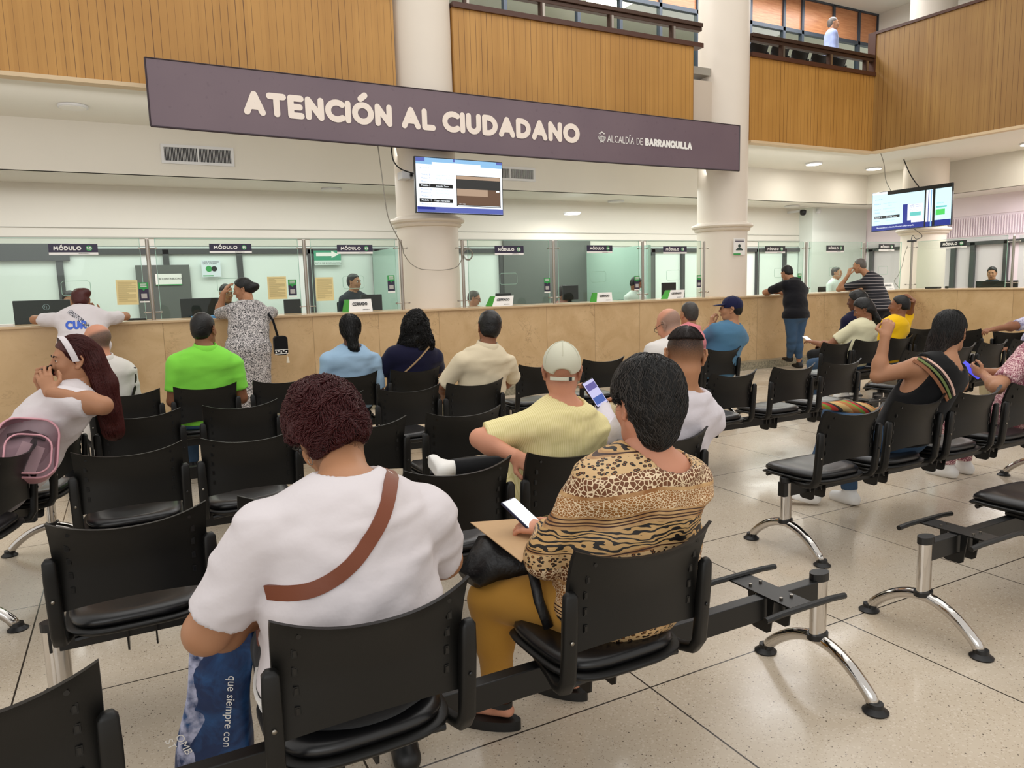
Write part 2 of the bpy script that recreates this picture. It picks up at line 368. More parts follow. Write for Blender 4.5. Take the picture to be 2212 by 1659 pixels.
# upper gallery
structure('floor_upper', MB().box(-6, PX, 9.8, 13, 4.95, 5.07).box(14.7, PX, -4, 9.8, 4.95, 5.07), mat('upper_floor', '9A9488', .5))
structure('ceiling_upper', MB().box(-6, 22, 9.7, 17, 7.9, 8.0).box(13.3, 22, -4, 9.7, 7.9, 8.0), CEIL)
structure('wall_upper_right', MB().box(PX, PX+.1, -4, 12.5, 5.07, 7.9), WHITE)
structure('wall_upper_office', MB().box(-6, PX+4, 15.9, 16.0, 5.07, 7.9), WHITE)
mb = MB(); g = MB(); fr = MB()
xs = [-4.6, -3.0, -1.4, .2, 1.8, 3.4, 5.0, 6.6, 8.2, 9.2, 10.2, 11.2, 12.15, 12.72, 13.75, 14.35, 15.4, 16.3, 17.0]
for xa, xb in zip(xs, xs[1:]):
    mb.box(xa+.03, xb-.03, 12.5, 12.54, 7.18, 7.86); g.box(xa+.03, xb-.03, 12.51, 12.52, 5.07, 7.10)
for xa in xs: fr.box(xa-.035, xa+.035, 12.46, 12.56, 5.07, 7.88)
fr.box(-5, 17, 12.46, 12.56, 7.10, 7.18).box(-5, 17, 12.46, 12.56, 7.86, 7.9).box(-5, 17, 12.47, 12.55, 5.07, 5.15)
structure('wall_upper_panels', mb, VENEER); structure('window_1', g, GLASS); structure('trim_4', fr, mat('blue_grey_frame', '3D4550', .4, .2))
# counter
ctr = MB().box(-6, 13.73, 9.15, 9.35, .13, 1.205)
CW = [(13.73, 9.15), (13.73+1.3, -3.85)]
ctr.prism([(CW[0][0], CW[0][1], .13), (CW[1][0], CW[1][1], .13), (CW[1][0], CW[1][1], 1.205), (CW[0][0], CW[0][1], 1.205)], (.2, 0, 0))
solid('service_counter', ctr, MARBLE, 'long beige marble-clad service counter running below the glass screens', 'counter')
pl = MB().box(-6, 13.73, 8.93, 9.35, 0, .13)
pl.prism([(CW[0][0]-.2, CW[0][1]-.2, 0), (CW[1][0]-.2, CW[1][1], 0), (CW[1][0]-.2, CW[1][1], .13), (CW[0][0]-.2, CW[0][1]-.2, .13)], (.45, 0, 0))
solid('counter_plinth', pl, GRAN, 'low grey granite step at the foot of the marble counter', 'step')
tp = MB().box(-6, 13.75, 9.12, 9.85, 1.205, 1.235)
tp.prism([(CW[0][0]-.03, CW[0][1]+.0, 1.205), (CW[1][0]-.03, CW[1][1], 1.205), (CW[1][0]-.03, CW[1][1], 1.235), (CW[0][0]-.03, CW[0][1], 1.235)], (.75, 0, 0)).box(13.7, 14.45, 9.12, 9.85, 1.205, 1.235)
solid('stone_worktop', tp, COUNTERTOP, 'thin polished stone worktop along the marble counter', 'worktop', bevel=.006)
# columns
def column(x, y, n, lab):
    sh = MB().lathe((x, y, 0), [(.43, 2.5), (.43, 7.9)], 48)
    t = thing('column', lab, 'column', (0, 0, 0))
    sh.build('shaft', COLM, t, auto=40)
    MB().lathe((x, y, 0), [(.435, 0), (.435, 2.36)], 48).build('column_base', COLM, t, auto=40)
    MB().lathe((x, y, 0), [(.435, 2.36), (.47, 2.37), (.49, 2.395), (.475, 2.41), (.475, 2.415), (.52, 2.43), (.535, 2.455), (.52, 2.485), (.49, 2.49), (.43, 2.52)], 48).build('collar', COLM, t, auto=30)
column(3.9, 9.93, 1, 'round white column behind the counter holding the left television')
column(9.5, 9.93, 2, 'round white column at the right end of the purple sign')
column(15.25, 9.93, 3, 'round white column at the far corner holding the right television')

# office partition along the back wall (Y=13) and the right wall
fr = MB(); pn = MB()
px_ = [-5.6, -4.2, -2.6, -.84, .62, 1.73, 2.9, 4.09, 5.3, 6.63, 8.75, 10.4, 11.25, 12.3, 13.57, 14.5, 15.3]
for a, b in zip(px_, px_[1:]): pn.box(a, b, 13.02, 13.04, 0, 2.3)
structure('wall_partition', pn, FROST)
for a in px_: fr.box(a-.045, a+.045, 12.96, 13.08, 0, 2.24)
fr.box(-5.6, 15.3, 12.96, 13.08, 2.17, 2.26)
fr.box(-2.6, -.7, 12.93, 13.1, 2.08, 2.33)
structure('trim_5', fr, ALU)
mb = MB()
for a, b, z1 in ((.17, .95, 2.0), (6.66, 8.72, 2.42), (4.0, 4.45, 2.1), (10.1, 10.42, 2.1)): mb.box(a, b, 12.95, 12.97, 0, z1)
structure('door_1', mb, mat('grey_door', '5D605C', .5))
fr = MB(); 
for y in (12.4, 11.2, 10.3, 9.86, 9.15, 8.3, 7.2, 6.0, 4.5): fr.box(PX-.07, PX, y-.05, y+.05, 0, 2.2)
fr.box(PX-.07, PX, 3, 12.6, 2.14, 2.22)
structure('trim_6', fr, ALU)
mb = MB()
for i in range(60): mb.box(PX-.03, PX, 7.5+i*.055, 7.5+i*.055+.02, 2.35, 2.75)
structure('trim_7', mb, mat('pleated_white', 'F4E8EE', .4))
# office side walls seen through glass
structure('wall_office_divider', MB().box(8.62, 8.68, 10.9, 12.95, 0, 2.2).box(4.0, 4.06, 11.2, 12.95, 0, 2.2), mat('divider_green_glass', 'A9C4B8', .2))
# ---------------- big sign ----------------
SIGN = m_sign(); LET = mat('cream_letter_vinyl', 'F3E6DA', .5); WHT = mat('white_print', 'F2F0EC', .5)
t = thing('hanging_sign', 'long purple-grey banner sign reading atención al ciudadano across the two columns', 'sign', (0, 9.3, 0))
rows = []
N = 40
def sz(u): return 4.12-.07*u-.0*u, 3.39-.07*u-.05*math.sin(PI*u)*.6
top = []; bot = []
for i in range(N+1):
    u = i/N; x = .41+u*(9.27-.41); a, b = sz(u); top.append((x, 0, a)); bot.append((x, 0, b))
P = bot+top[::-1]
MB().prism(P, (0, .04, 0)).build('sign_board', SIGN, t)
mb = MB()
mb.tube(bot, .012, 4); mb.tube(top, .008, 4); mb.tube([bot[-1], top[-1]], .012, 4); mb.tube([bot[0], top[0]], .01, 4)
mb.build('sign_edge', mat('dark_sign_edge', '3A3038', .4), t)
sl = -.008
for tx_, x_, z_, h_, th_, gp_, w_, m_ in (('ATENCIÓN', 1.42, 3.595, .275, .27, .13, 1.80, LET), ('AL', 3.36, 3.58, .275, .27, .13, .46, LET), ('CIUDADANO', 3.93, 3.575, .275, .27, .13, 2.16, LET), ('ALCALDÍA DE', 6.59, 3.615, .1, .11, .2, .66, WHT), ('BARRANQUILLA', 7.30, 3.605, .115, .27, .12, .93, WHT)):
    lt = MB(); lettering(lt, tx_, (x_, -.006, z_), (1, 0, sl), (0, 0, 1), h_, th_, gp_, width=w_); lt.build('sign_word', m_, t)
cr = MB(); cx, cz = 6.49, 3.67
def ringz(cx, cz, r, th, y=-.006, n=16, a0=0, a1=360, sy=1):
    pts = arc(cx, cz, r, r*sy, a0, a1, n)
    for a, b in zip(pts, pts[1:]):
        d = Vector((b[0]-a[0], 0, b[1]-a[1])).normalized(); nn = Vector((-d.z, 0, d.x))*th/2
        A = Vector((a[0], y, a[1])); B = Vector((b[0], y, b[1])); cr.add([A-nn, B-nn, B+nn, A+nn], [(0, 1, 2, 3)])
ringz(cx, cz-.015, .05, .008, sy=.8); ringz(cx, cz-.01, .03, .006, sy=.9); ringz(cx-.045, cz+.0, .022, .007, n=8); ringz(cx+.045, cz, .022, .007, n=8)
ringz(cx, cz+.045, .03, .008, n=8, a0=0, a1=180, sy=1.1)
for s_ in (-1, 1):
    cr.quad((cx, -.007, cz+.09), (cx+s_*.055, -.007, cz+.06), (cx+s_*.055, -.007, cz+.05), (cx, -.007, cz+.078)); cr.quad((cx+s_*.01, -.007, cz-.03), (cx+s_*.015, -.007, cz-.075), (cx+s_*.03, -.007, cz-.07), (cx+s_*.02, -.007, cz-.03))
cr.quad((cx-.004, -.007, cz+.02), (cx+.004, -.007, cz+.02), (cx+.004, -.007, cz-.06), (cx-.004, -.007, cz-.06))
cr.build('municipal_crest', WHT, t)

# ---------------- televisions ----------------
BEZ = mat('tv_bezel', '08080A', .3)
def screen_rects(mb, W, H, items, y=-.004):
    for i, (x0, z0, x1, z1, m) in enumerate(items):
        yy = y-.0006*i
        mb.mat(m); mb.quad((x0*W-W/2, yy, -z1*H+H/2), (x1*W-W/2, yy, -z1*H+H/2), (x1*W-W/2, yy, -z0*H+H/2), (x0*W-W/2, yy, -z0*H+H/2))
E_W = m_emit('screen_white', 'F4FAFF', 1.25); E_C = m_emit('screen_cyan', 'CFF3FF', 1.15); E_B = m_emit('screen_blue', '1A2E9A', .8); E_K = m_emit('screen_black', '060606', .2)
E_SK = m_emit('screen_sky', '8FC0E8', 1.); E_PB = m_emit('screen_periwinkle', '5B68B8', .9); E_G = m_emit('screen_green', '4FD860', 1.); E_T = m_emit('screen_teal', '6ACBC4', 1.)
E_BR = m_emit('screen_brown', '7A5A44', .7); E_TN = m_emit('screen_tan', 'C4A68C', .8); E_DG = m_emit('screen_dark', '3A3A38', .6); E_TX = m_emit('screen_text_blue', '6C86C8', .9)
E_LT = m_emit('screen_text_pale', 'A8C0E4', 1.)
def tv(label, loc, rz, W, H, items, texts, roll=0):
    t = thing('television', label, 'television', loc, rz); t.rotation_euler = (0, roll, rz)
    MB().box(-W/2-.012, W/2+.012, 0, .05, -H/2-.012, H/2+.012).build('bezel', BEZ, t, bevel=.004)
    mb = MB(); screen_rects(mb, W, H, items); mb.build('screen', None, t)
    k = .012
    for (x, z, s, txt, m) in texts:
        text_obj('screen_text', txt, (x*W-W/2, -.012, -z*H+H/2), (PI/2, 0, 0), s*H, m, t, bold=.0)
    MB().box(-.2, .2, .05, .07, -.15, .15).box(-.03, .03, .05, .32, -.03, .03).build('wall_bracket', BLACK, t)
    return t
ys = [.29, .345, .40, .455, .51, .565, .62, .675, .73]
items = [(0, 0, 1, 1, E_W), (0, 0, 1, .12, E_SK), (.0, 0, .1, .07, E_PB), (.18, .075, .74, .135, E_W), (.42, 0, .44, .05, E_PB), (.93, 0, 1, .05, E_PB),
  (.03, .475, .41, .545, E_K), (.03, .745, .41, .815, E_K), (.45, .29, .975, .87, E_K), (.455, .30, .97, .36, E_TN), (.455, .36, .97, .54, E_DG), (.455, .54, .82, .67, E_TN), (.455, .67, .97, .84, E_BR), (.82, .54, .97, .67, E_BR), (.92, .55, .96, .575, E_W), (.46, .85, .96, .858, E_W), (0, .90, 1, 1, E_PB), (0, .9, .2, .95, E_B)]
tx = [(.04, .205, .035, '@ ', E_B), (.07, .20, .035, 'cnn-alc-dia', E_TX), (.06, .25, .03, 'Módulo', E_LT), (.28, .25, .03, 'Turno', E_LT)]
names = [('Módulo 8', 'Diego Alberto Moreno'), ('Módulo 9', 'Amparo La Rumbos'), ('Módulo 13', 'Karina Moreno'), ('Módulo 7', 'Eduardo Tovar'), ('Módulo 18', 'Johanna Llerena'), ('Módulo 4', 'Barnaby Nacas'), ('Módulo 17', 'Javier Diaz Parra'), ('Módulo 11', 'Milagro Hernandez'), ('Módulo 10', 'Linda Carrasco')]
for i, (a, b) in enumerate(names):
    z = [.325, .39, .455, .525, .595, .655, .72, .795, .865][i]; hi = i in (3, 7)
    tx += [(.05, z, .048, a, E_W if hi else E_TX), (.19 if i == 7 else .22, z, .042, b, E_W if hi else E_LT)]
tx += [(.02, .935, .035, 'Distrital de Barranquilla', E_W), (.48, .835, .03, '0:01 / 0:30', E_W)]
tv('flat television on the left column showing a turn list beside a video', (4.11, 9.2, 2.855), 0, 1.26, .70, items, tx, math.radians(.6))
items = [(0, 0, 1, 1, E_C), (.2, 0, 1, .09, E_K), (.0, 0, .2, .05, E_W), (.03, .62, .37, .69, E_K), (.41, .38, .47, .9, E_B), (.47, .4, .66, .86, E_W), (0, .86, 1, 1, E_B), (.47, .8, .52, .9, E_B), (.52, .82, .68, .86, E_W),
  (.68, 0, .70, 1, E_K), (.70, .1, .78, .88, E_W), (.725, .1, .735, 1, E_B), (.755, .1, .77, 1, E_SK), (.78, 0, .81, 1, E_K), (.82, .52, .95, .56, E_T), (.82, .60, .93, .74, E_G), (.50, .60, .64, .70, E_T)]
tx = [(.04, .2, .035, '@ conalca dia', E_B), (.03, .32, .045, 'Módulo 8', E_TX), (.15, .31, .04, 'Diego Alberto Moreno', E_LT), (.22, .37, .04, 'Parra', E_LT), (.03, .46, .045, 'Módulo 5', E_TX), (.15, .45, .04, 'Amparo La Rumbos', E_LT), (.04, .54, .045, 'Módulo', E_TX), (.19, .53, .04, 'Karina Moreno', E_LT),
  (.04, .675, .05, 'Módulo 7', E_W), (.19, .675, .05, 'Eduardo Tovar', E_W), (.04, .76, .045, 'Módulo', E_TX), (.19, .755, .04, 'Johanna Llerena', E_LT), (.07, .945, .05, 'Bienvenidos a la Alcaldía Distrital de Barranquilla', E_W),
  (.50, .44, .045, 'HABILITAMOS', E_B), (.50, .485, .045, 'DE ALCALDÍA', E_B), (.5, .54, .035, 'para resolver tu', E_TX), (.5, .58, .035, 'Te damos una', E_TX), (.83, .46, .045, 'DENCIA,', E_T)]
tv('flat television on the far right column with dark vertical bars across its screen', (14.5, 9.75, 2.88), math.radians(-84), 1.62, .80, items, tx, math.radians(-.5))

# ---------------- glass screens with posts ----------------
def post(x, y, label, along='x', grp=None, z1=2.16):
    t = thing('screen_post', label, 'post', (x, y, 1.235))
    h = z1-1.235
    MB().cyl((0, 0, 0), .022, h, 20).lathe((0, 0, h), [(.022, 0), (.02, .006), (.01, .012)], 20).build('pole', STEEL, t, auto=40)
    for zz in (.09, h-.1):
        mb = MB(); d = (1, 0, 0) if along == 'x' else (0, 1, 0)
        a = Vector((0, -.0, zz)); v = Vector(d)
        mb.tube([a-v*.1, a+v*.1], .005, 8)
        for s_ in (-1, 1): mb.tube([a+v*.1*s_-v*.012*s_+Vector((0, -.02, 0)), a+v*.1*s_-v*.012*s_+Vector((0, .02, 0))] if along == 'x' else [a+v*.1*s_+Vector((-.02, 0, 0)), a+v*.1*s_+Vector((.02, 0, 0))], .011, 10)
        mb.build('glass_clamp', STEEL, t)
    return t
WH_ = {'10': 'behind the white-shirted person leaning on the counter', '11': 'above the person in the long patterned dress', '12': 'just left of the first white column', '13': 'just right of the first white column', '14': 'midway between the first and second white columns', '15': 'just left of the second white column', '16': 'above the person in the black polo shirt', '17': 'above the person in the striped polo shirt', '18': 'just left of the far corner column'}
PX_ = [-1.52, .27, 2.05, 3.33, 4.24, 5.73, 7.4, 8.69, 11.16, 12.78]
pl_ = ['steel post of the glass screen at the left edge of the photo', 'steel glass-screen post between the leaning person in white and the patterned dress', 'steel glass-screen post right of the patterned dress', 'steel post just left of the first white column', 'steel post just right of the first white column with a coil of cable', 'steel glass-screen post above the closed sign nearest the stone cap', 'steel glass-screen post just left of the last closed sign before the second column', 'steel post just left of the second white column', 'steel glass-screen post right behind the person in the black polo', 'steel glass-screen post right behind the person in the striped polo']
for x, l in zip(PX_, pl_): post(x, 9.5, l)
post(14.02, 9.35, 'steel post of the glass screen in front of the far corner column', 'y'); post(14.22, 7.55, 'steel glass-screen post near the right edge of the photo', 'y')
panes = [(-1.44, .19, 'module 10'), (.35, 1.97, 'module 11'), (2.13, 3.25, 'module 12'), (4.32, 5.65, 'module 13'), (5.81, 7.32, 'module 14'), (7.48, 8.62, 'module 15'), (9.95, 11.08, 'module 16'), (11.24, 12.70, 'module 17'), (12.86, 13.9, 'module 18')]
for a, b, l in panes:
    t = thing('glass_screen', 'clear glass counter screen '+WH_[l[-2:]], 'glass screen', (0, 9.5, 0))
    xm = (a+b)/2
    g = MB().box(a, b, -.004, .004, 1.245, 2.17); g.build('glass_pane', GLASS, t)
    e = MB(); 
    for xx in (a, b): e.box(xx-.003, xx+.003, -.0045, .0045, 1.245, 2.17)
    e.box(a, b, -.0045, .0045, 2.168, 2.174)
    w0 = xm-.17 if l != 'module 10' else -.62
    pts = [(w0+x, -.006, 1.54+z) for x, z in ([(.0, .02), (.02, 0), (.26, 0), (.28, .02), (.28, .14), (.26, .16), (.02, .16), (0, .14), (0, .02)])]
    e.tube(pts, .003, 4)
    e.build('glass_edge', mat('glass_edge_green', '9FC4B4', .2), t)
t = thing('glass_screen', 'clear glass counter screen of the right wing carrying the sign of module 19', 'glass screen', (14.12, 0, 0))
MB().box(-.004, .004, 7.6, 9.3, 1.245, 2.17).build('glass_pane', GLASS, t); MB().box(-.005, .005, 7.6, 9.3, 2.168, 2.174).box(-.005, .005, 7.6, 7.606, 1.245, 2.17).build('glass_edge', MATS['glass_edge_green'], t)
t = thing('glass_screen', 'clear glass counter screen at the right edge of the photo', 'glass screen', (14.3, 0, 0))
MB().box(-.004, .004, 5.4, 7.5, 1.245, 2.17).build('glass_pane', GLASS, t)

NAVY = mat('sign_navy', '2E2740', .4); NAVK = mat('sign_black', '0E0F12', .4); GRN = mat('sticker_green', '2F9A4B', .5); DGR = mat('circle_green', '3F9A5A', .5)
def modsign(num, x0, x1, z0, z1, face='y', m=NAVY):
    if face == 'y': t = thing('module_sign', 'small dark module number sign '+WH_[num], 'sign', (x0, 9.46, z0))
    else: t = thing('module_sign', 'small black module number sign right of the far corner column', 'sign', (14.106, x0, z0), -PI/2)
    W = abs(x1-x0); H = z1-z0
    MB().box(0, W, 0, .01, H*.22, H).build('sign_plate', m, t); MB().box(0, W, 0, .009, 0, H*.22).build('sign_strip', WHT, t)
    l = MB(); lettering(l, 'MÓDULO', (W*.10, -.002, H*.42), (1, 0, 0), (0, 0, 1), H*.36, .26, .14, width=W*.56); l.build('sign_lettering', WHT, t); l = MB(); lettering(l, 'BARRANQUILLA', (W*.6, -.0015, H*.08), (1, 0, 0), (0, 0, 1), H*.06, .22, .2, width=W*.22); l.build('small_print', NAVK, t)
    c = MB(); c.add([(W*.82+H*.26*math.cos(k*PI/12), -.0015, H*.6+H*.26*math.sin(k*PI/12)) for k in range(24)], [tuple(range(24))]); c.build('number_circle', DGR, t)
    n = MB(); wd = {'1': .2}; lettering(n, num, (W*.82-H*(.17 if num == '11' else .21), -.003, H*.46), (1, 0, 0), (0, 0, 1), H*.28, .28, .16, width=H*(.3 if num == '11' else .42)); n.build('sign_number', WHT, t)
for a in [('10', -.70, -.23, 1.985, 2.105), ('11', .93, 1.41, 2.0, 2.11), ('12', 2.46, 2.93, 1.985, 2.10), ('13', 4.73, 5.2, 1.96, 2.09), ('14', 6.31, 6.78, 1.98, 2.10), ('15', 7.79, 8.28, 1.965, 2.085)]: modsign(*a)
for a in [('16', 10.08, 10.57, 1.965, 2.09), ('17', 11.66, 12.14, 1.975, 2.105), ('18', 13.16, 13.63, 2.0, 2.13)]: modsign(*a, m=NAVK)
modsign('19', 8.83, 8.33, 2.0, 2.14, 'x', NAVK)

# papers and stickers on the glass
YEL = mat('yellow_paper', 'E6D49A', .7); INK = mat('grey_ink', '9A8B62', .7); PAPER = mat('white_paper', 'EDEBE6', .7)
def paper(name, label, x0, x1, z0, z1, m, lines=0, y=9.485, cat='notice', ink=None, tilt=0, extra=None):
    t = thing(name, label, cat, ((x0+x1)/2, y, (z0+z1)/2)); W = x1-x0; H = z1-z0; t.rotation_euler = (0, tilt, 0)
    MB().box(-W/2, W/2, 0, .0015, -H/2, H/2).build('sheet', m, t)
    if lines:
        l = MB(); rr = random.Random(int(x0*100))
        for i in range(lines):
            z = H*.42-i*H*.84/lines; ww = W*(.84 if rr.random() > .35 else rr.uniform(.3, .7))
            l.quad((-W*.42, -.001, z-.0028), (-W*.42+ww, -.001, z-.0028), (-W*.42+ww, -.001, z), (-W*.42, -.001, z))
        l.build('printed_lines', ink or INK, t)
    if extra: extra(t, W, H)
    return t
paper('paper_notice', 'yellow printed notice on the glass left of the first steel post', -.09, .13, 1.42, 1.70, YEL, 22, tilt=math.radians(1))
paper('paper_notice', 'yellow printed notice on the glass right of the patterned dress', 1.57, 1.80, 1.43, 1.71, YEL, 22)
paper('paper_notice', 'yellow printed notice on the glass nearest the first column', 2.16, 2.39, 1.39, 1.69, YEL, 22)
def sticker(label, x, z0, z1, m=NAVY):
    t = thing('queue_sticker', label, 'sticker', (x, 9.483, z0)); W = .1; H = z1-z0
    MB().box(-W/2, W/2, 0, .002, H*.1, H*.72).build('dark_panel', m, t); MB().box(-W/2, W/2, 0, .002, 0, H*.07).build('white_strip', WHT, t)
    MB().prism([(-W/2, -.002, H), (-W/2, -.002, H*.68), (-W*.15, -.002, H*.66), (0, -.002, H*.58), (W*.15, -.002, H*.66), (W/2, -.002, H*.68), (W/2, -.002, H)][::-1], (0, .002, 0)).build('green_arrow', GRN, t)
    MB().quad((-W*.3, -.003, H*.2), (W*.3, -.003, H*.2), (W*.3, -.003, H*.44), (-W*.3, -.003, H*.44)).build('grey_square', mat('print_grey', 'B4B2AE', .6), t)
    l = MB(); [l.quad((-W*.33, -.004, H*z), (W*.33, -.004, H*z), (W*.33, -.004, H*(z+.03)), (-W*.33, -.004, H*(z+.03))) for z in (.78, .84, .90)]; l.build('printed_lines', WHT, t)
for i, (x, z0, z1, n) in enumerate([(.19, 1.44, 1.67, 'right of the yellow notice near module 10'), (1.87, 1.45, 1.67, 'right of the yellow notice under module 11'), (3.17, 1.47, 1.70, 'left of the first column'), (5.60, 1.40, 1.62, 'above the closed sign right of the first column'), (7.27, 1.39, 1.62, 'left of the post before the last closed sign'), (8.57, 1.39, 1.61, 'left of the second column')]):
    sticker('green and dark instruction sticker '+n, x, z0, z1)
sticker('green and dark instruction sticker behind the man in the black polo shirt', 10.98, 1.38, 1.60, NAVK)
def poster_extra(t, W, H):
    MB().add([(W*.0+W*.3*math.cos(a)*(1 if a < PI else 1), -.002, -H*.22+H*.16*math.sin(a)) for a in [k*PI/10 for k in range(11)]], [tuple(range(11))]).add([(W*.12*math.cos(k*PI/8), -.002, H*.05+H*.1*math.sin(k*PI/8)) for k in range(16)], [tuple(range(16))]).build('printed_figure', mat('print_dark_green', '1F3A34', .6), t)
    MB().quad((-W/2, -.002, -H/2), (W*.1, -.002, -H/2), (W*.1, -.002, -H*.4), (-W/2, -.002, -H*.4)).build('green_strip', GRN, t)
    l = MB(); [l.quad((-W*.38, -.002, H*z), (W*.38, -.002, H*z), (W*.38, -.002, H*(z+.05)), (-W*.38, -.002, H*(z+.05))) for z in (.3, .38)]; l.build('printed_lines', NAVY, t)
paper('poster', 'white poster with a masked figure on the second column', 9.33, 9.6, 1.94, 2.22, PAPER, y=9.47, cat='poster', extra=poster_extra)
def hand_extra(t, W, H):
    for dx, m, r in ((-.12, 'sticker_green', .17), (.16, 'sign_black', .15)): MB().add([(W*dx+W*r*math.cos(k*PI/8), -.002, -H*.02+W*r*math.sin(k*PI/8)) for k in range(16)], [tuple(range(16))]).build('printed_shape', MATS[m], t)
    MB().quad((-W*.45, -.002, -H*.46), (W*.1, -.002, -H*.46), (W*.1, -.002, -H*.4), (-W*.45, -.002, -H*.4)).build('green_strip', GRN, t)
    text_obj('poster_text', 'LAVA TUS MANOS\nCADA 3 HORAS', (-W*.42, -.003, H*.36), (PI/2, 0, 0), H*.11, NAVY, t)
paper('poster', 'white hand-washing poster on the partition under module 11', 1.13, 1.42, 1.80, 2.07, mat('pale_blue_paper', 'DCE6EC', .6), y=12.93, cat='poster', extra=hand_extra)
def sign_extra(t, W, H):
    text_obj('sign_text', 'DE CONTABILIDAD', (-W*.42, -.003, 0), (PI/2, 0, 0), H*.22, NAVK, t); MB().quad((-W/2, -.002, -H/2), (W/2, -.002, -H/2), (W/2, -.002, -H*.42), (-W/2, -.002, -H*.42)).build('green_strip', GRN, t)
paper('door_sign', 'white sign reading de contabilidad on the grey office door', .44, .82, 1.68, 1.86, PAPER, y=12.93, cat='sign', extra=sign_extra)
TEAL = mat('evac_green', '3E9A78', .5)
def evac_extra(t, W, H):
    MB().add([(-W*.42, -.003, H*.12), (W*.15, -.003, H*.12), (W*.15, -.003, -H*.02), (W*.42, -.003, H*.24), (W*.15, -.003, H*.48), (W*.15, -.003, H*.36), (-W*.42, -.003, H*.36)], [tuple(range(7))]).build('white_arrow', WHT, t)
    text_obj('sign_text', 'RUTA DE EVACUACION', (-W*.48, -.003, -H*.42), (PI/2, 0, 0), H*.17, NAVK, t)
    MB().quad((-W*.5, -.003, -H*.5), (W*.5, -.003, -H*.5), (W*.5, -.003, -H*.18), (-W*.5, -.003, -H*.18)).build('white_strip', mat('pale_paper', 'D8E4DE', .6), t)
paper('evacuation_sign', 'green evacuation route sign with a white arrow left of module 12', 2.95, 3.42, 1.97, 2.22, TEAL, y=12.93, cat='sign', extra=evac_extra)
def evac2(t, W, H):
    MB().quad((0, -.003, -H*.3), (W*.42, -.003, -H*.3), (W*.42, -.003, H*.45), (0, -.003, H*.45)).build('green_square', TEAL, t)
    MB().add([(W*.05, -.004, .0), (W*.22, -.004, 0), (W*.22, -.004, -H*.12), (W*.36, -.004, H*.08), (W*.22, -.004, H*.28), (W*.22, -.004, H*.16), (W*.05, -.004, H*.16)], [tuple(range(7))]).build('white_arrow', WHT, t)
paper('evacuation_sign', 'small white evacuation sign with a green arrow beside the cable coil', 5.35, 5.65, 1.72, 1.92, PAPER, y=12.93, cat='sign', extra=evac2)

# closed signs on the counter
def cerrado(x, z, label, y=9.4, skew=0, w=.3, h=.14):
    t = thing('closed_sign', label, 'sign', (x, y, 1.235)); s_ = skew*h
    MB().prism([(-.03, 0, 0), (w, 0, 0), (w+s_, .05, h), (s_, .05, h)], (0, .006, 0)).build('sign_card', WHT, t)
    MB().prism([(-.03, 0, 0), (s_, .05, h), (s_-.05, .12, h), (-.09, .1, 0)][::-1], (0, .004, 0)).build('green_side', mat('cerrado_green', '3F9A2E', .5), t)
    MB().prism([(w+s_, .05, h), (w, 0, 0), (w+.04, .12, 0)], (0, .004, 0)).build('dark_side', NAVK, t)
    k = Vector((s_, .05, h)).normalized(); l = MB()
    lettering(l, 'CERRADO', (.03+s_*.5, .018, h*.5), (1, 0, .0), k, h*.27, .2, .2, width=w*.68)
    l.build('sign_lettering', NAVK, t); l = MB()
    lettering(l, 'BARRANQUILLA', (w*.55, .002, h*.12), (1, 0, 0), k, h*.07, .2, .2, width=w*.3); l.build('small_print', NAVK, t)
cerrado(2.58, 0, 'white closed sign on the counter left of the first white column', w=.29, h=.16)
cerrado(4.66, 0, 'white closed sign on the counter right of the first white column', skew=.35)
cerrado(6.46, 0, 'white closed sign on the counter midway between the first two columns', skew=.15, w=.27)
cerrado(7.86, 0, 'white slanted closed sign on the counter left of the second column', skew=.5, w=.3)
cerrado(13.2, 0, 'white closed sign on the counter right of the person in striped polo', w=.34, y=9.35)

# desks' monitors behind the glass
def monitor(x, y, W, H, z, label, rz=0, m=None):
    t = thing('computer_monitor', label, 'monitor', (x, y, 0), rz)
    MB().box(-W/2, W/2, 0, .04, z-H, z).build('monitor_back', BLACK, t, bevel=.008)
    MB().box(-.03, .03, .03, .07, .75, z-H/2).box(-.12, .12, 0, .16, .74, .755).build('monitor_stand', BLACK, t)
    if m:
        c = MB(); [c.quad(*[(m[0]+a*math.cos(u), -.002, m[1]+a*math.sin(u)) for a, u in ((.035, v), (.035, v+.42), (.03, v+.42), (.03, v))]) for v in [i*.4 for i in range(16)]]
        c.tube([(m[0]-.01, -.002, m[1]+.02), (m[0]-.018, -.002, m[1]-.015)], .002, 4).tube([(m[0]+.004, -.002, m[1]+.012), (m[0]+.004, -.002, m[1]-.022)], .002, 4).build('round_badge', mat('badge_grey', '9AA8B4', .4), t)
    return t
def office_desk(x0, x1, y0, y1, label):
    t = thing('office_desk', label, 'desk', ((x0+x1)/2, (y0+y1)/2, 0)); W = (x1-x0)/2; D = (y1-y0)/2
    MB().box(-W, W, -D, D, .72, .745).build('desk_top', mat('desk_laminate', 'B9AE9A', .5), t, bevel=.003)
    for sx in (-1, 1): MB().box(sx*W-(.03 if sx > 0 else 0), sx*W+(0 if sx > 0 else .03), -D, D, 0, .72).build('desk_side', MATS['desk_laminate'], t)
office_desk(-1.5, 1.95, 9.9, 10.55, 'long office desk behind the leaning person in white and the patterned dress')
office_desk(2.0, 3.3, 9.9, 10.55, 'short office desk left of the first white column')
office_desk(4.5, 7.3, 9.9, 10.6, 'long office desk right of the first white column')
office_desk(7.45, 8.85, 9.95, 10.6, 'short office desk left of the second white column')
monitor(-.86, 9.95, .56, .34, 1.50, 'black monitor with a round badge behind the glass left of the white-shirted leaning woman', m=(.04, 1.42))
monitor(.84, 9.95, .5, .3, 1.47, 'black monitor behind the glass left of the woman in the patterned dress')
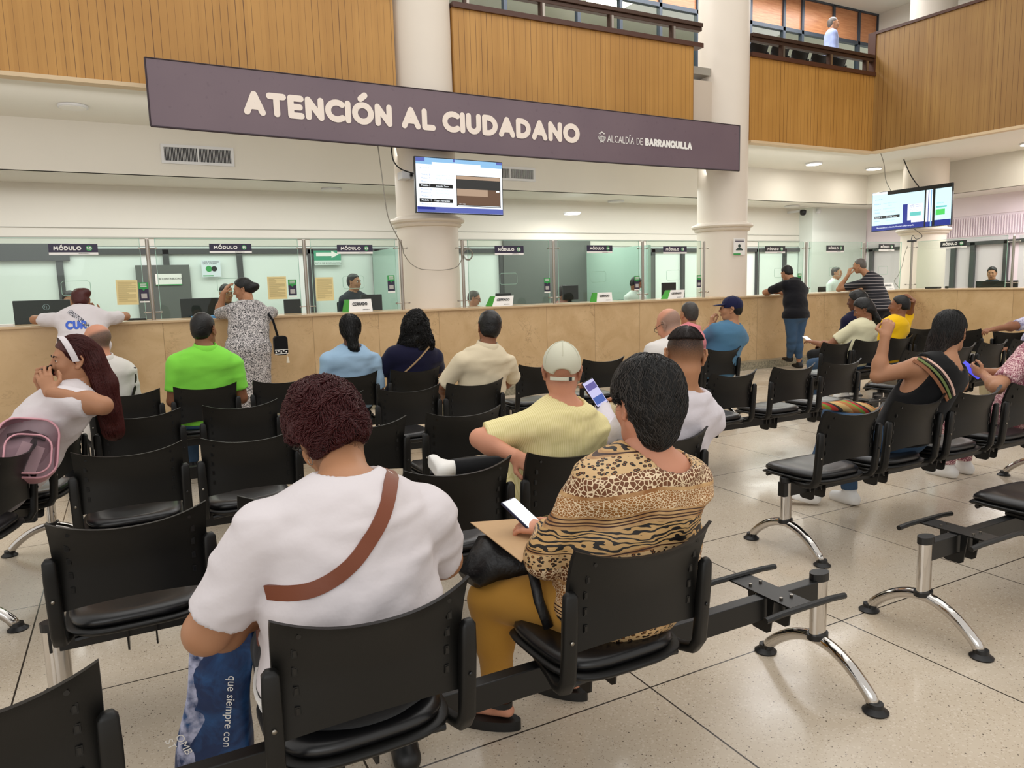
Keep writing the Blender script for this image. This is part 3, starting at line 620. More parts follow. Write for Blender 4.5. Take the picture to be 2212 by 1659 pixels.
monitor(1.95, 9.95, .22, .3, 1.42, 'black monitor edge behind the glass beside the yellow notice of module 11')
monitor(3.08, 10.1, .3, .3, 1.45, 'black monitor behind the sticker beside the first column')
monitor(5.12, 9.98, .26, .24, 1.41, 'dark monitor behind the closed sign right of the first column')
monitor(6.6, 10.4, .3, .24, 1.5, 'dark monitor behind the closed sign midway between the columns')
monitor(8.35, 9.98, .3, .3, 1.5, 'dark monitor behind the closed sign left of the second column')
monitor(14.55, 8.0, .75, .2, 1.36, 'low dark monitor in front of the clerk under module 19', rz=-PI/2)
solid('envelope_stack', MB().box(.66, 1.02, 9.2, 9.4, 1.236, 1.262), mat('blue_folder', '5AA0D8', .5), 'blue folder lying on the counter beside the woman in the patterned dress', 'folder')
mb = MB(); [mb.box(-1.35+.0, -1.08, 9.3, 9.42, 1.236+i*.012, 1.246+i*.012) for i in range(2)]
solid('paper_stack', mb, PAPER, 'small stack of papers on the counter at the left edge', 'papers')
solid('stapler', MB().box(-.02, .2, 9.62, 9.66, 1.236, 1.26), BLACK, 'small black stapler on the counter left of the first steel post', 'stapler', bevel=.008)
solid('card_reader', MB().box(14.1, 14.25, 8.85, 9.1, 1.236, 1.27).box(14.2, 14.24, 8.7, 8.76, 1.236, 1.28), BLACK, 'small black card reader on the counter right of the far corner column', 'card reader', bevel=.01)

# air vents
VW = mat('vent_white', 'D8D8DA', .5); VD = mat('vent_dark', '2A2A2C', .6)
for x0, x1, z0, z1, lab in ((.62, 1.6, 3.39, 3.66, 'white air vent with dark slots on the wall left of the first column'), (5.72, 6.75, 3.38, 3.62, 'grey air vent partly behind the left television')):
    t = thing('air_vent', lab, 'vent', (x0, 11.78, z0)); W = x1-x0; H = z1-z0
    MB().box(0, W, -.01, .02, 0, .04).box(0, W, -.01, .02, H-.04, H).box(0, .04, -.01, .02, .04, H-.04).box(W-.04, W, -.01, .02, .04, H-.04).box(W/2-.012, W/2+.012, -.01, .02, .04, H-.04).build('vent_frame', VW, t)
    MB().box(.04, W-.04, .01, .018, .04, H-.04).build('vent_back', VD, t)
    sl_ = MB(); n = 46
    for i in range(n):
        x = .05+(W-.1)*i/(n-1); sl_.box(x-.0022, x+.0022, -.004, .01, .04, H-.04)
    sl_.build('vent_slats', VW, t)
# ceiling lights
LON = m_emit('lamp_on', 'FFF6E4', 9); LOFF = mat('lamp_off', 'E4E2DC', .35)
def clight(x, y, z, on, label):
    t = thing('ceiling_light', label, 'ceiling light', (x, y, z))
    MB().lathe((0, 0, 0), [(.15, 0), (.17, -.004), (.17, -.03), (.15, -.034)], 36).build('lamp_rim', VW, t, auto=40)
    MB().lathe((0, 0, 0), [(.148, -.033), (.148, -.037)], 36).build('diffuser', LON if on else LOFF, t)
    if on:
        l = bpy.data.lights.new('lamp', 'AREA'); l.shape = 'DISK'; l.size = .28; l.energy = 14; l.color = (1, .96, .88)
        o = bpy.data.objects.new('lamp', l); COL.objects.link(o); o.parent = t; o.location = (0, 0, -.045)
clight(-.38, 10.9, 3.9, False, 'round unlit ceiling light at the upper left under the balcony')
clight(13.0, 10.93, 3.9, True, 'round glowing ceiling light just right of the second column')
clight(14.95, 10.95, 3.9, True, 'round glowing ceiling light above the right television')
clight(15.2, 7.9, 3.9, True, 'round glowing ceiling light at the right edge of the photo')
clight(3.2, 12.45, 3.22, False, 'round unlit ceiling light left of the first column')
clight(9.2, 12.7, 3.22, False, 'round unlit ceiling light left of the second column')
clight(14.1, 12.44, 3.22, False, 'round unlit ceiling light right of the second column')
t = thing('ceiling_panel', 'bright square ceiling panel behind the upper gallery glass', 'ceiling light', (9.9, 13.7, 7.6)); MB().box(-.5, .5, -.3, .3, 0, .04).build('diffuser', LON, t)
clight(7.8, 12.2, 2.9, True, 'small glowing lamp behind the glass above module 13')

# railings of the upper gallery
def railing(xa, xb, posts, label):
    t = thing('gallery_railing', label, 'railing', (0, 9.74, 0))
    MB().box(xa, xb, -.07, .07, 5.66, 5.72).box(xa, xb, -.04, .06, 5.60, 5.66).build('handrail', BRONZE, t, bevel=.006)
    for x in posts:
        p = MB().box(x-.045, x-.015, -.04, .04, 5.40, 5.6).build('rail_post', BRONZE, t)
        MB().box(x-.015, x+.025, -.045, -.02, 5.40, 5.6).build('steel_strip', STEEL, p)
railing(4.33, 8.8, [4.54, 5.76, 6.99, 8.21], 'dark bronze gallery railing between the two columns')
railing(9.92, 13.15, [10.7, 11.94, 12.95], 'dark bronze gallery railing above the right wood panel')

# security cameras, switch boxes, cables
t = thing('security_camera', 'black dome security camera on the white wall right of the second column', 'camera', (14.6, 12.55, 3.1)); MB().lathe((0, 0, 0), [(.02, -.09), (.06, -.07), (.075, -.02), (.075, .03), (.03, .05)], 20).build('camera_dome', BLACK, t, smooth=True); MB().box(-.03, .03, 0, .45, .0, .05).build('camera_arm', VW, t)
t = thing('wall_sensor', 'small white round sensor on the wall beside the security camera', 'sensor', (15.15, 12.56, 3.12)); MB().lathe((0, 0, 0), [(.05, -.05), (.06, 0), (.05, .05)], 16).build('sensor_body', VW, t)
t = thing('outlet_box', 'double white outlet box on the first column left of the television', 'outlet', (3.5, 9.62, 2.98)); MB().box(-.09, .03, -.09, .1, 0, .1).build('box_body', VW, t, bevel=.006); MB().box(.06, .16, -.11, .1, .0, .1).build('second_box', VW, t, bevel=.006); MB().box(.02, .05, -.12, -.09, .03, .07).box(.09, .12, -.14, -.11, .03, .07).build('plug', BLACK, t)
def cable(label, pts, r, m, sub=True):
    P = [Vector(p) for p in pts]; out = []
    for i in range(len(P)-1):
        p0, p1, p2, p3 = P[max(i-1, 0)], P[i], P[i+1], P[min(i+2, len(P)-1)]
        for k in range(8):
            u = k/8; out.append(.5*((2*p1)+(-p0+p2)*u+(2*p0-5*p1+4*p2-p3)*u*u+(-p0+3*p1-3*p2+p3)*u**3))
    out.append(P[-1])
    return solid('cable', MB().tube(out, r, 6, caps=True), m, label, 'cable', smooth=True)
CG = mat('grey_cable', '8C877C', .5)
cable('thin grey cable hanging from the purple sign beside the first column', [(3.06, 9.42, 3.36), (3.1, 9.44, 3.0), (3.15, 9.44, 2.5), (3.25, 9.44, 2.25), (3.34, 9.47, 2.1), (3.36, 9.47, 1.98)], .007, CG)
cable('black cable from the purple sign to the outlet box', [(3.25, 9.45, 3.36), (3.27, 9.45, 3.2), (3.35, 9.45, 3.1), (3.5, 9.45, 3.05), (3.62, 9.4, 3.02)], .009, BLACK)
cable('short black cable between the plug and the left television', [(3.6, 9.48, 2.99), (3.58, 9.45, 2.85), (3.62, 9.35, 2.74), (3.7, 9.28, 2.7)], .006, BLACK)
cable('grey cable drooping across the front of the first column', [(3.36, 9.46, 1.98), (3.46, 9.5, 1.86), (3.58, 9.46, 1.78), (3.75, 9.44, 1.76), (3.95, 9.44, 1.76), (4.12, 9.44, 1.8), (4.2, 9.45, 1.9), (4.24, 9.46, 2.0)], .006, CG)
coil = []
for i in range(90): a = i*.42; coil.append((4.3+.07*math.cos(a)*(1+.1*math.sin(i)), 9.45+.01*math.sin(i*.7), 1.97+.075*math.sin(a)*(1+.12*math.cos(i*.3))))
solid('cable_coil', MB().tube(coil, .004, 5), CG, 'coil of grey cable hung on the post right of the first column', 'cable')
cable('thin cable from the balcony corner to the right television', [(13.3, 9.6, 3.88), (13.55, 9.7, 3.7), (13.9, 9.9, 3.45), (14.35, 10.1, 3.28)], .007, CG)
cable('dark cable hanging from the ceiling to the middle of the right television', [(14.45, 9.9, 3.88), (14.42, 9.8, 3.7), (14.47, 9.72, 3.5), (14.55, 9.6, 3.28)], .011, BLACK)
cable('thin dark cable looping below the right television', [(14.5, 9.65, 2.46), (14.48, 9.45, 2.3), (14.45, 9.55, 2.24), (14.4, 9.6, 2.32), (14.05, 9.40, 2.20)], .006, BLACK)
cable('thin grey cable wandering down the far corner glass screen', [(13.95, 9.4, 2.1), (13.93, 9.45, 1.9), (13.95, 9.5, 1.7), (13.9, 9.55, 1.5), (13.8, 9.55, 1.4), (13.9, 9.5, 1.25)], .005, CG)
solid('power_adapter', MB().box(13.98, 14.06, 9.28, 9.44, 2.17, 2.205), BLACK, 'black power adapter perched on top of the post below the right television', 'adapter', bevel=.01)

# ---------------- beam seating ----------------
CH = mat('black_seat_plastic', '0B0B0A', .46, spec=.38, bump=(420, .25, .0006)); VIN = mat('black_vinyl', '101012', .33, spec=.55, bump=(30, .06, .003)); CHR = mat('chrome', 'C9C5C0', .08, 1)
DSL = mat('slot_dark', '030303', .3); SCR = mat('screw_steel', '9A958C', .3, 1); BEAMM = mat('beam_black_metal', '0C0C0C', .4, .1, bump=(160, .15, .0006))
def back_pt(u, v):
    """u -1..1 across, v 0..1 bottom-top"""
    x = u*(.218+.008*v); cz = .035*abs(u)**2.4*v; z = .525+.27*v+cz+.022*(1-v)*(1-u*u)
    y = -.222-.022*v+.05*(u*u)*(.55+.45*v)-.05*max(0, (v-.45)/.55)**1.6
    if v > .93: y -= .006*(v-.93)/.07
    return Vector((x, y, z))
def seat_parts():
    d = {}
    nu, nv = 20, 14; fr_ = []; bk = []
    for j in range(nv+1):
        v = j/nv; fr_.append([back_pt(-1+2*i/nu, v) for i in range(nu+1)]); bk.append([back_pt(-1+2*i/nu, v)+Vector((0, -.014, 0)) for i in range(nu+1)])
    b = MB().mat(CH); b.grid(fr_); b.grid([r[::-1] for r in bk])
    for k in (0, nv): A, B = fr_[k], bk[k]; b.grid([A, B] if k else [B, A])
    for k in (0, nu): A = [r[k] for r in fr_]; B = [r[k] for r in bk]; b.grid([B, A] if k else [A, B])
    for s_ in (-1, 1):
        for v in (.22, .39, .56, .73):
            c = back_pt(s_*.80, v)+Vector((0, -.0145, 0)); b.mat(CH).box(c.x-.006, c.x+.006, c.y-.003, c.y+.003, c.z-.0105, c.z+.0105); b.mat(DSL).box(c.x-.0035, c.x+.0035, c.y-.0042, c.y+.002, c.z-.007, c.z+.007)
        c = back_pt(s_*.76, .9)+Vector((0, -.014, 0)); b.mat(DSL); b.tube([c, c+Vector((0, -.003, 0))], .0055, 12)
    d['backrest'] = b
    # side frames
    for s_ in (-1, 1):
        f = MB(); path = [(s_*.19, .02, .412), (s_*.205, -.08, .408), (s_*.222, -.15, .410), (s_*.227, -.192, .422), (s_*.228, -.212, .455), (s_*.228, -.221, .54), (s_*.229, -.229, .64), (s_*.229, -.233, .70), (s_*.229, -.234, .712)]
        f.mat(CH); f.tube(path, [.013, .014, .016, .0185, .019, .019, .019, .0175, .010], 12, sx=1.12, sy=.8, up=(1, 0, 0), sq=True)
        f.mat(SCR if s_ < 0 else DSL); c = Vector((s_*.230, -.239, .575)); f.tube([c, c+Vector((0, -.004, 0))], .0055, 10)
        d['side_frame%d' % s_] = f
    # cushion, superellipse
    cu = MB(); n = 40; rings = []
    def se(a, rx, ry, e=.55):
        ca, sa = math.cos(a), math.sin(a); return math.copysign(abs(ca)**e, ca)*rx, math.copysign(abs(sa)**e, sa)*ry
    for r, z in ((.86, .435), (.97, .44), (1.0, .452), (.985, .464), (.9, .475), (.7, .481), (.35, .478), (.02, .476)):
        ring = []
        for k in range(n):
            x, y = se(2*PI*k/n, .212*r, .205*r); zz = z-.02*max(0, y-.14)/.06-.012*(1-abs(x)/.212)*(r < .8)
            ring.append((x*(1+.12*y), y+.01, zz))
        rings.append(ring)
    vs = [p for r in rings for p in r]; m = len(rings)
    cu.add(vs, [(i*n+k, i*n+(k+1) % n, (i+1)*n+(k+1) % n, (i+1)*n+k) for i in range(m-1) for k in range(n)]+[tuple(range(n))[::-1], tuple((m-1)*n+k for k in range(n))])
    d['seat'] = cu
    pan = MB(); rings = []
    for r, z in ((.8, .412), (1.0, .42), (1.055, .432), (1.04, .438), (.9, .438)):
        rings.append([((lambda q: (q[0]*(1+.12*q[1]), q[1]+.005, z-.02*max(0, q[1]-.14)/.06))(se(2*PI*k/n, .214*r, .212*r))) for k in range(n)])
    vs = [p for r in rings for p in r]; m = len(rings)
    pan.add(vs, [(i*n+k, i*n+(k+1) % n, (i+1)*n+(k+1) % n, (i+1)*n+k) for i in range(m-1) for k in range(n)]+[tuple(range(n))[::-1], tuple((m-1)*n+k for k in range(n))])
    d['seat_pan'] = pan
    br = bracket_mb(False); d['mounting_bracket'] = br
    return d
def bracket_mb(full=True):
    br = MB(); br.mat(BEAMM)
    br.box(-.05, .05, -.16, .16, .401, .407)
    for s_ in (-1, 1): br.tube([(-.19, s_*.155, .405), (-.12, s_*.155, .41), (.12, s_*.155, .41), (.19, s_*.155, .405)], .011, 8)
    for x in (-.045, .045):
        br.prism([(x-.003, -.03, .40), (x-.003, -.06, .40), (x-.003, -.045, .285), (x-.003, -.03, .275), (x-.003, .03, .275), (x-.003, .045, .285), (x-.003, .06, .40), (x-.003, .03, .40), (x-.003, .03, .32), (x-.003, -.03, .32)], (.006, 0, 0))
        if full:
            for y in (-.07, .07): br.mat(SCR); br.cyl((x*.55, y, .407), .006, .008, 8); br.mat(BEAMM)
    return br
SP = seat_parts()
PROTO = {}
def put(kind, mbk, m, parent, loc, smooth=True, name=None, auto=None):
    if kind not in PROTO:
        o = mbk.build(name or kind, m, parent, smooth=smooth, loc=loc, auto=auto); PROTO[kind] = o
    else:
        o = PROTO[kind].copy(); COL.objects.link(o); o.parent = parent; o.location = loc
        o.name = name or kind
    return o
def leg_mbs():
    post_ = MB().tube([(0, 0, .165), (0, 0, .40)], .038, 24, sx=1.0, sy=.6, up=(1, 0, 0))
    arc_ = MB(); pts = [(0, -.245+.49*i/24, .02+.145*math.sin(PI*i/24)**.8 if 0 < i < 24 else .012) for i in range(25)]
    arc_.tube(pts, .0225, 14, sx=1, sy=1, up=(1, 0, 0))
    cap = MB().tube([(0, 0, .395), (0, 0, .425)], .042, 20, sx=1, sy=.66, up=(1, 0, 0))
    col = MB().tube([(0, 0, .168), (0, 0, .188)], .043, 20, sx=1.05, sy=.75, up=(1, 0, 0))
    pads = [MB().lathe((0, y, 0), [(.042, 0), (.044, .006), (.036, .012), (.027, .02), (.025, .035)], 20) for y in (-.247, .247)]
    return post_, arc_, cap, col, pads
LG = leg_mbs()
def bench(label, y, xs, x0, x1, legs, empties=(), rz=0, origin=None):
    """xs, x0, x1, legs in local x along the bench"""
    o = origin or (0, y, 0)
    t = thing('beam_bench', label, 'bench', o, rz, 'rows of black beam seating')
    MB().box(x0, x1, -.022, .022, .32, .40).build('beam', BEAMM, t, bevel=.003)
    for x in xs:
        s_ = put('seat', SP['seat'], VIN, t, (x, 0, 0)); put('seat_pan', SP['seat_pan'], CH, s_, (0, 0, 0))
        b = put('backrest', SP['backrest'], CH, t, (x, 0, 0), smooth=False, auto=30)
        for q in (-1, 1): put('side_frame%d' % q, SP['side_frame%d' % q], CH, b, (0, 0, 0), name='side_frame')
        put('mounting_bracket', SP['mounting_bracket'], BEAMM, t, (x, 0, 0), smooth=False)
    for x in empties: put('empty_bracket', bracket_mb(), BEAMM, t, (x, 0, 0), smooth=False, name='mounting_bracket', auto=40)
    for x in legs:
        p = put('leg', LG[0], CHR, t, (x, 0, 0), auto=40); put('foot_bar', LG[1], CHR, p, (0, 0, 0))
        put('leg_cap', LG[2], BLACK, p, (0, 0, 0), smooth=False); put('leg_collar', LG[3], BLACK, p, (0, 0, 0), auto=40)
        for i_, q in enumerate(LG[4]): put('foot_pad%d' % i_, q, BLACK, p, (0, 0, 0), name='foot_pad', auto=40)
    return t
bench('nearest black beam bench, under the white-shirted and leopard-blouse women', 1.76, [-.33, .43, 1.18], -.9, 2.15, [-.75, 2.18], [1.93])
bench('black beam bench directly behind the nearest one, with an empty seat at its left end', 2.80, [-.05, .50, 1.09, 1.62, 2.13], -.33, 2.42, [-.31, 2.3])
bench('third black beam bench of the left block, all its seats empty', 3.96, [-.05, .48, 1.06, 1.63], -.33, 1.95, [-.28, 1.85])
bench('fourth black beam bench of the left block, under the man in the cream shirt', 5.08, [.01, .585, 1.15, 1.71, 2.22], -.25, 2.5, [-.2, 2.4])
bench('farthest black beam bench of the left block, under the man in the green polo', 6.23, [-.06, .48, 1.05, 1.61, 2.18], -.33, 2.45, [-.3, 2.4])
bench('black beam bench behind the cap man, under the man in the navy cap', 5.80, [3.2, 3.87, 4.85, 5.35], 2.95, 5.65, [3.0, 5.6], [])
bench('black beam bench at the middle right with three empty seats and a bare bracket', 4.27, [3.38, 3.98, 4.62, 5.18], 3.1, 6.1, [3.2, 6.0], [5.8])
bench('black beam bench under the woman in the black tank top', 2.75, [3.33, 3.87, 4.43, 5.0, 5.55], 3.08, 5.9, [3.12, 5.7])
bench('front right black beam bench with a bare bracket next to its chrome leg', 1.79, [3.68, 4.25], 2.86, 4.6, [2.86, 4.5], [3.1])
bench('black beam bench behind the raised arm of the tank-top woman', 4.48, [6.52, 7.17, 7.72, 8.28], 6.25, 8.6, [6.35, 8.5])
bench('black beam bench at the far right under the man in the yellow shirt', 5.53, [6.72, 7.24, 7.76, 8.3], 6.45, 8.6, [6.5, 8.5])
bench('black beam bench at the far right facing the right wing counter', 0, [-1.3, -.78, -.2, .35], -1.6, .6, [-1.5, .5], rz=-PI/2, origin=(9.55, 4.7, 0))
bench('black beam bench at the left edge, turned sideways, under the woman with the headband', 0, [-.45, .05, .75], -.8, 1.1, [-.1, 1.0], rz=math.radians(74), origin=(-.78, 4.05, 0))
bench('row of black chairs behind the upper gallery railing', 0, [-.55, 0, .55, 1.1, 1.65, 2.2], -.8, 2.5, [-.7, 2.4], origin=(10.95, 10.75, 5.07))
# ---------------- implicit surfaces ----------------
F32 = np.float32
def A3(v): return np.array(v, dtype=F32)
def d_cap(P, a, b, ra, rb):
    a = A3(a); ba = A3(b)-a; pa = P-a
    h = np.clip((pa@ba)/max(float(ba@ba), 1e-9), 0, 1)
    q = pa-h[:, None]*ba
    return np.sqrt((q*q).sum(1))-(ra+(rb-ra)*h)
def d_ell(P, c, r, R=None):
    q = P-A3(c)
    if R is not None: q = q@R
    r = A3(r); a = q/r; k0 = np.sqrt((a*a).sum(1)); b = a/r; k1 = np.sqrt((b*b).sum(1))+1e-9
    return np.where(k0 < 1e-4, -float(min(r)), k0*(k0-1)/k1)
def smin(a, b, k):
    if k <= 0: return np.minimum(a, b)
    h = np.clip(.5+.5*(b-a)/k, 0, 1)
    return b*(1-h)+a*h-k*h*(1-h)
def smax(a, b, k): return -smin(-a, -b, k)
def prims(P, L, infl=0):
    d = None
    for p in L:
        if p[0] == 'c': e = d_cap(P, *p[1:5])
        else: e = d_ell(P, *p[1:4])
        k = p[5] if p[0] == 'c' else p[4]
        d = e if d is None else smin(d, e, k)
    return d-infl
def nz(P, f, s=0., an=(1, 1, 1)):
    x, y, z = P[:, 0]*f*an[0]+s, P[:, 1]*f*an[1]+s*1.7, P[:, 2]*f*an[2]-s
    return (np.sin(x+1.9*np.sin(y*.83+z*.31))+np.sin(y*1.13+1.7*np.sin(z*.91-x*.4)+2)+np.sin(z*1.07+1.8*np.sin(x*.77+y*.5)+4))/3
def polygonize(f, lo, hi, h):
    lo = A3(lo); hi = A3(hi); n = (np.ceil((hi-lo)/h/4).astype(int))*4
    c = [n[i]//4+1 for i in range(3)]
    g = np.stack(np.meshgrid(*[np.arange(c[i], dtype=F32)*4*h+lo[i] for i in range(3)], indexing='ij'), -1).reshape(-1, 3)
    Dc = f(g).reshape(c)
    ix = [np.minimum((np.arange(n[i]+1)+2)//4, c[i]-1) for i in range(3)]
    D = Dc[np.ix_(*ix)].astype(F32)
    D = D.copy(); m = np.abs(D) < 6.5*h+.012; I = np.argwhere(m).astype(F32)
    if len(I) == 0: return np.zeros((0, 3)), np.zeros((0, 4), int)
    D[m] = f(I*F32(h)+lo)
    sh = D.shape; ins = D < 0
    nc = [s-1 for s in sh]; tot = nc[0]*nc[1]*nc[2]
    acc = np.zeros((tot, 3)); cnt = np.zeros(tot); quads = []
    def cid(i, j, k): return (i*nc[1]+j)*nc[2]+k
    for ax in range(3):
        s0 = [slice(None)]*3; s1 = [slice(None)]*3; s0[ax] = slice(0, -1); s1[ax] = slice(1, None)
        a, b = ins[tuple(s0)], ins[tuple(s1)]; E = np.argwhere(a != b)
        if len(E) == 0: continue
        da = D[tuple(s0)][tuple(E.T)]; db = D[tuple(s1)][tuple(E.T)]; t = da/(da-db)
        Pp = E.astype(float); Pp[:, ax] += t
        o1, o2 = [(1, 2), (2, 0), (0, 1)][ax]
        ids = []
        ok = (E[:, o1] > 0) & (E[:, o2] > 0) & (E[:, o1] < nc[o1]) & (E[:, o2] < nc[o2])
        E = E[ok]; Pp = Pp[ok]; sg = a[tuple(E.T)]
        for u, v in ((0, 0), (-1, 0), (-1, -1), (0, -1)):
            C = E.copy(); C[:, o1] += u; C[:, o2] += v; q = cid(C[:, 0], C[:, 1], C[:, 2]); ids.append(q)
            np.add.at(acc, q, Pp); np.add.at(cnt, q, 1)
        Q = np.stack(ids, 1); Q[~sg] = Q[~sg][:, ::-1]; quads.append(Q)
    Q = np.concatenate(quads); used = np.unique(Q); rm = np.full(tot, -1); rm[used] = np.arange(len(used))
    V = acc[used]/cnt[used][:, None]*h+lo
    # one projection step
    e = h*.3; P = V.astype(F32); d0 = f(P)
    G = np.stack([(f(P+A3(x)*e)-d0)/e for x in ((1, 0, 0), (0, 1, 0), (0, 0, 1))], 1); gl = (G*G).sum(1)+.05
    st = np.clip(d0/gl, -h*.6, h*.6); V = V-G*st[:, None]
    return V, rm[Q]
def mesh_np(name, parts, mats, parent=None, smooth=True):
    """parts: list of (V, F(quads), mat index)"""
    V = np.concatenate([p[0] for p in parts]); off = 0; Fs = []; mi = []
    for p in parts: Fs.append(p[1]+off); off += len(p[0]); mi.append(np.full(len(p[1]), p[2] if len(p) > 2 else 0))
    Fq = np.concatenate(Fs); mi = np.concatenate(mi)
    me = bpy.data.meshes.new(name); me.vertices.add(len(V)); me.vertices.foreach_set('co', V.astype(F32).ravel())
    me.loops.add(Fq.size); me.loops.foreach_set('vertex_index', Fq.astype(np.int32).ravel())
    me.polygons.add(len(Fq)); me.polygons.foreach_set('loop_start', np.arange(0, Fq.size, 4, dtype=np.int32)); me.polygons.foreach_set('loop_total', np.full(len(Fq), 4, dtype=np.int32))
    me.polygons.foreach_set('material_index', mi.astype(np.int32)); me.polygons.foreach_set('use_smooth', np.full(len(Fq), smooth))
    me.update(calc_edges=True); me.validate()
    for q in mats: me.materials.append(q)
    o = bpy.data.objects.new(name, me); COL.objects.link(o); o.parent = parent
    return o
SKS = {}
def skin_mat(tone, sc_):
    key = (tone, sc_)
    if key not in SKS:
        m = SK[tone].copy(); m.name = 'skin_stubble_'+tone; t = m.node_tree; b = t.nodes['Principled BSDF']; src = b.inputs['Base Color'].links[0].from_socket
        a = t.nodes.new('ShaderNodeAttribute'); a.attribute_name = 'stubble'; n = t.nodes.new('ShaderNodeTexNoise'); n.inputs['Scale'].default_value = 220; mm = t.nodes.new('ShaderNodeMath'); mm.operation = 'MULTIPLY_ADD'; mm.inputs[1].default_value = .5; mm.inputs[2].default_value = .75
        t.links.new(n.outputs[0], mm.inputs[0]); m2 = t.nodes.new('ShaderNodeMath'); m2.operation = 'MULTIPLY'; m2.use_clamp = True; t.links.new(mm.outputs[0], m2.inputs[0]); t.links.new(a.outputs['Fac'], m2.inputs[1])
        mx = t.nodes.new('ShaderNodeMix'); mx.data_type = 'RGBA'; t.links.new(m2.outputs[0], mx.inputs['Factor']); t.links.new(src, mx.inputs['A']); mx.inputs['B'].default_value = (*lin(sc_), 1); t.links.new(mx.outputs['Result'], b.inputs['Base Color'])
        SKS[key] = m
    return SKS[key]
def sstep(x, a, b):
    t = np.clip((x-a)/(b-a), 0, 1); return t*t*(3-2*t)
STUB = {'fade': lambda q: .97*sstep(q[:, 2], -.07, .06)*(1-sstep(q[:, 1]-.9*np.maximum(q[:, 2]-.03, 0), .0, .045))*(1-sstep(np.abs(q[:, 0]), .073, .079)), 'bald': lambda q: .85*sstep(q[:, 2], -.07, -.03)*(1-sstep(q[:, 2]+.35*q[:, 1], .025, .065))*(1-sstep(q[:, 1], -.01, .03)),
        'shadow': lambda q: .35*sstep(q[:, 2], -.08, -.02)*(1-sstep(q[:, 1], .0, .045)), 'nape': lambda q: .6*sstep(q[:, 2], -.105, -.06)*(1-sstep(q[:, 1], -.02, .01))}
def bounds(L, pad):
    pts = []
    for p in L:
        if p[0] == 'c':
            for q, r in ((p[1], p[3]), (p[2], p[4])): pts += [np.array(q)-r, np.array(q)+r]
        else: r = max(p[2]); pts += [np.array(p[1])-r, np.array(p[1])+r]
    pts = np.array(pts); return pts.min(0)-pad, pts.max(0)+pad
def rot(yaw=0, pitch=0, roll=0):
    y, p, r = (math.radians(a) for a in (yaw, pitch, roll))
    Rz = np.array([[math.cos(y), -math.sin(y), 0], [math.sin(y), math.cos(y), 0], [0, 0, 1]])
    Rx = np.array([[1, 0, 0], [0, math.cos(p), -math.sin(p)], [0, math.sin(p), math.cos(p)]])
    Ry = np.array([[math.cos(r), 0, math.sin(r)], [0, 1, 0], [-math.sin(r), 0, math.cos(r)]])
    return Rz@Rx@Ry
def basis(d, up=(0, 0, 1)):
    z = np.array(d, float); z /= np.linalg.norm(z); x = np.cross(np.array(up, float), z)
    if np.linalg.norm(x) < 1e-3: x = np.cross((0, 1, 0), z)
    x /= np.linalg.norm(x); return x, np.cross(z, x), z

# ---------------- people ----------------
def cloth(name, c, rough=.85, bump=(26, .25, .006), sheen=.1):
    return mat(name, c, rough, spec=.2, bump=bump, sheen=sheen)
SK = {k: mat('skin_'+k, c, .5, spec=.35, bump=(160, .06, .001), nscale=9, namt=.1) for k, c in dict(light='C99878', tan='B07F5E', brown='8A5B40', dark='5C3826', pinkish='CB8F73', olive='A9795A').items()}
EYEW = mat('eye_white', 'E9E4DE', .2); IRIS = mat('iris_dark', '20120A', .15); BROW = mat('brow_dark', '1D1310', .8)
LIP = mat('lip_tone', '94564A', .45)
SHOE_W = mat('white_sneaker', 'E8E6E2', .6); SHOE_K = mat('black_shoe', '101010', .45); SOLE = mat('sole_rubber', 'C9C4BC', .7)
HAIRM = {k: mat('hair_'+k, c, .42, spec=.4, bump=(90, .6, .004)) for k, c in dict(black='0B0908', brown='1E130E', dkred='401012', grey='5E5752', auburn='451512', salt='3A3531').items()}
HEADP = [('e', (0, -.012, .035), (.074, .093, .086), None, .0), ('e', (0, .028, -.03), (.058, .066, .078), None, .04), ('c', (-.02, .05, -.088), (.02, .05, -.088), .024, .024, .03),
         ('c', (-.045, .0, -.05), (-.022, .045, -.085), .022, .02, .03), ('c', (.045, .0, -.05), (.022, .045, -.085), .022, .02, .03),
         ('c', (-.032, .078, .033), (.032, .078, .033), .012, .012, .018), ('e', (-.036, .062, -.022), (.024, .022, .026), None, .025), ('e', (.036, .062, -.022), (.024, .022, .026), None, .025),
         ('c', (0, .09, .018), (0, .108, -.018), .0075, .012, .012), ('c', (-.011, .094, -.024), (.011, .094, -.024), .0085, .0085, .008),
         ('c', (-.018, .086, -.051), (.018, .086, -.051), .0085, .0085, .01), ('c', (-.014, .084, -.062), (.014, .084, -.062), .009, .009, .008)]
def ear_prims():
    L = []
    for s_ in (-1, 1):
        pts = [(s_*.074, .008, -.03), (s_*.078, -.004, -.034), (s_*.083, -.02, -.015), (s_*.088, -.028, .008), (s_*.087, -.022, .026), (s_*.081, -.006, .03), (s_*.076, .006, .018)]
        for a, b in zip(pts, pts[1:]): L.append(('c', a, b, .0048, .0048, .004))
        L.append(('e', (s_*.077, -.010, -.002), (.006, .017, .026), None, .006)); L.append(('e', (s_*.076, .002, -.03), (.006, .008, .010), None, .006))
    return L
EARP = ear_prims()
def xf(L, o, R, s):
    out = []
    for p in L:
        f = lambda q: tuple(np.array(o)+R@(np.array(q)*s))
        if p[0] == 'c': out.append(('c', f(p[1]), f(p[2]), p[3]*s, p[4]*s, p[5]*s))
        else: out.append(('e', f(p[1]), tuple(x*s for x in p[2]), A3(R) if p[3] is None else A3(R@p[3]), p[4]*s))
    return out
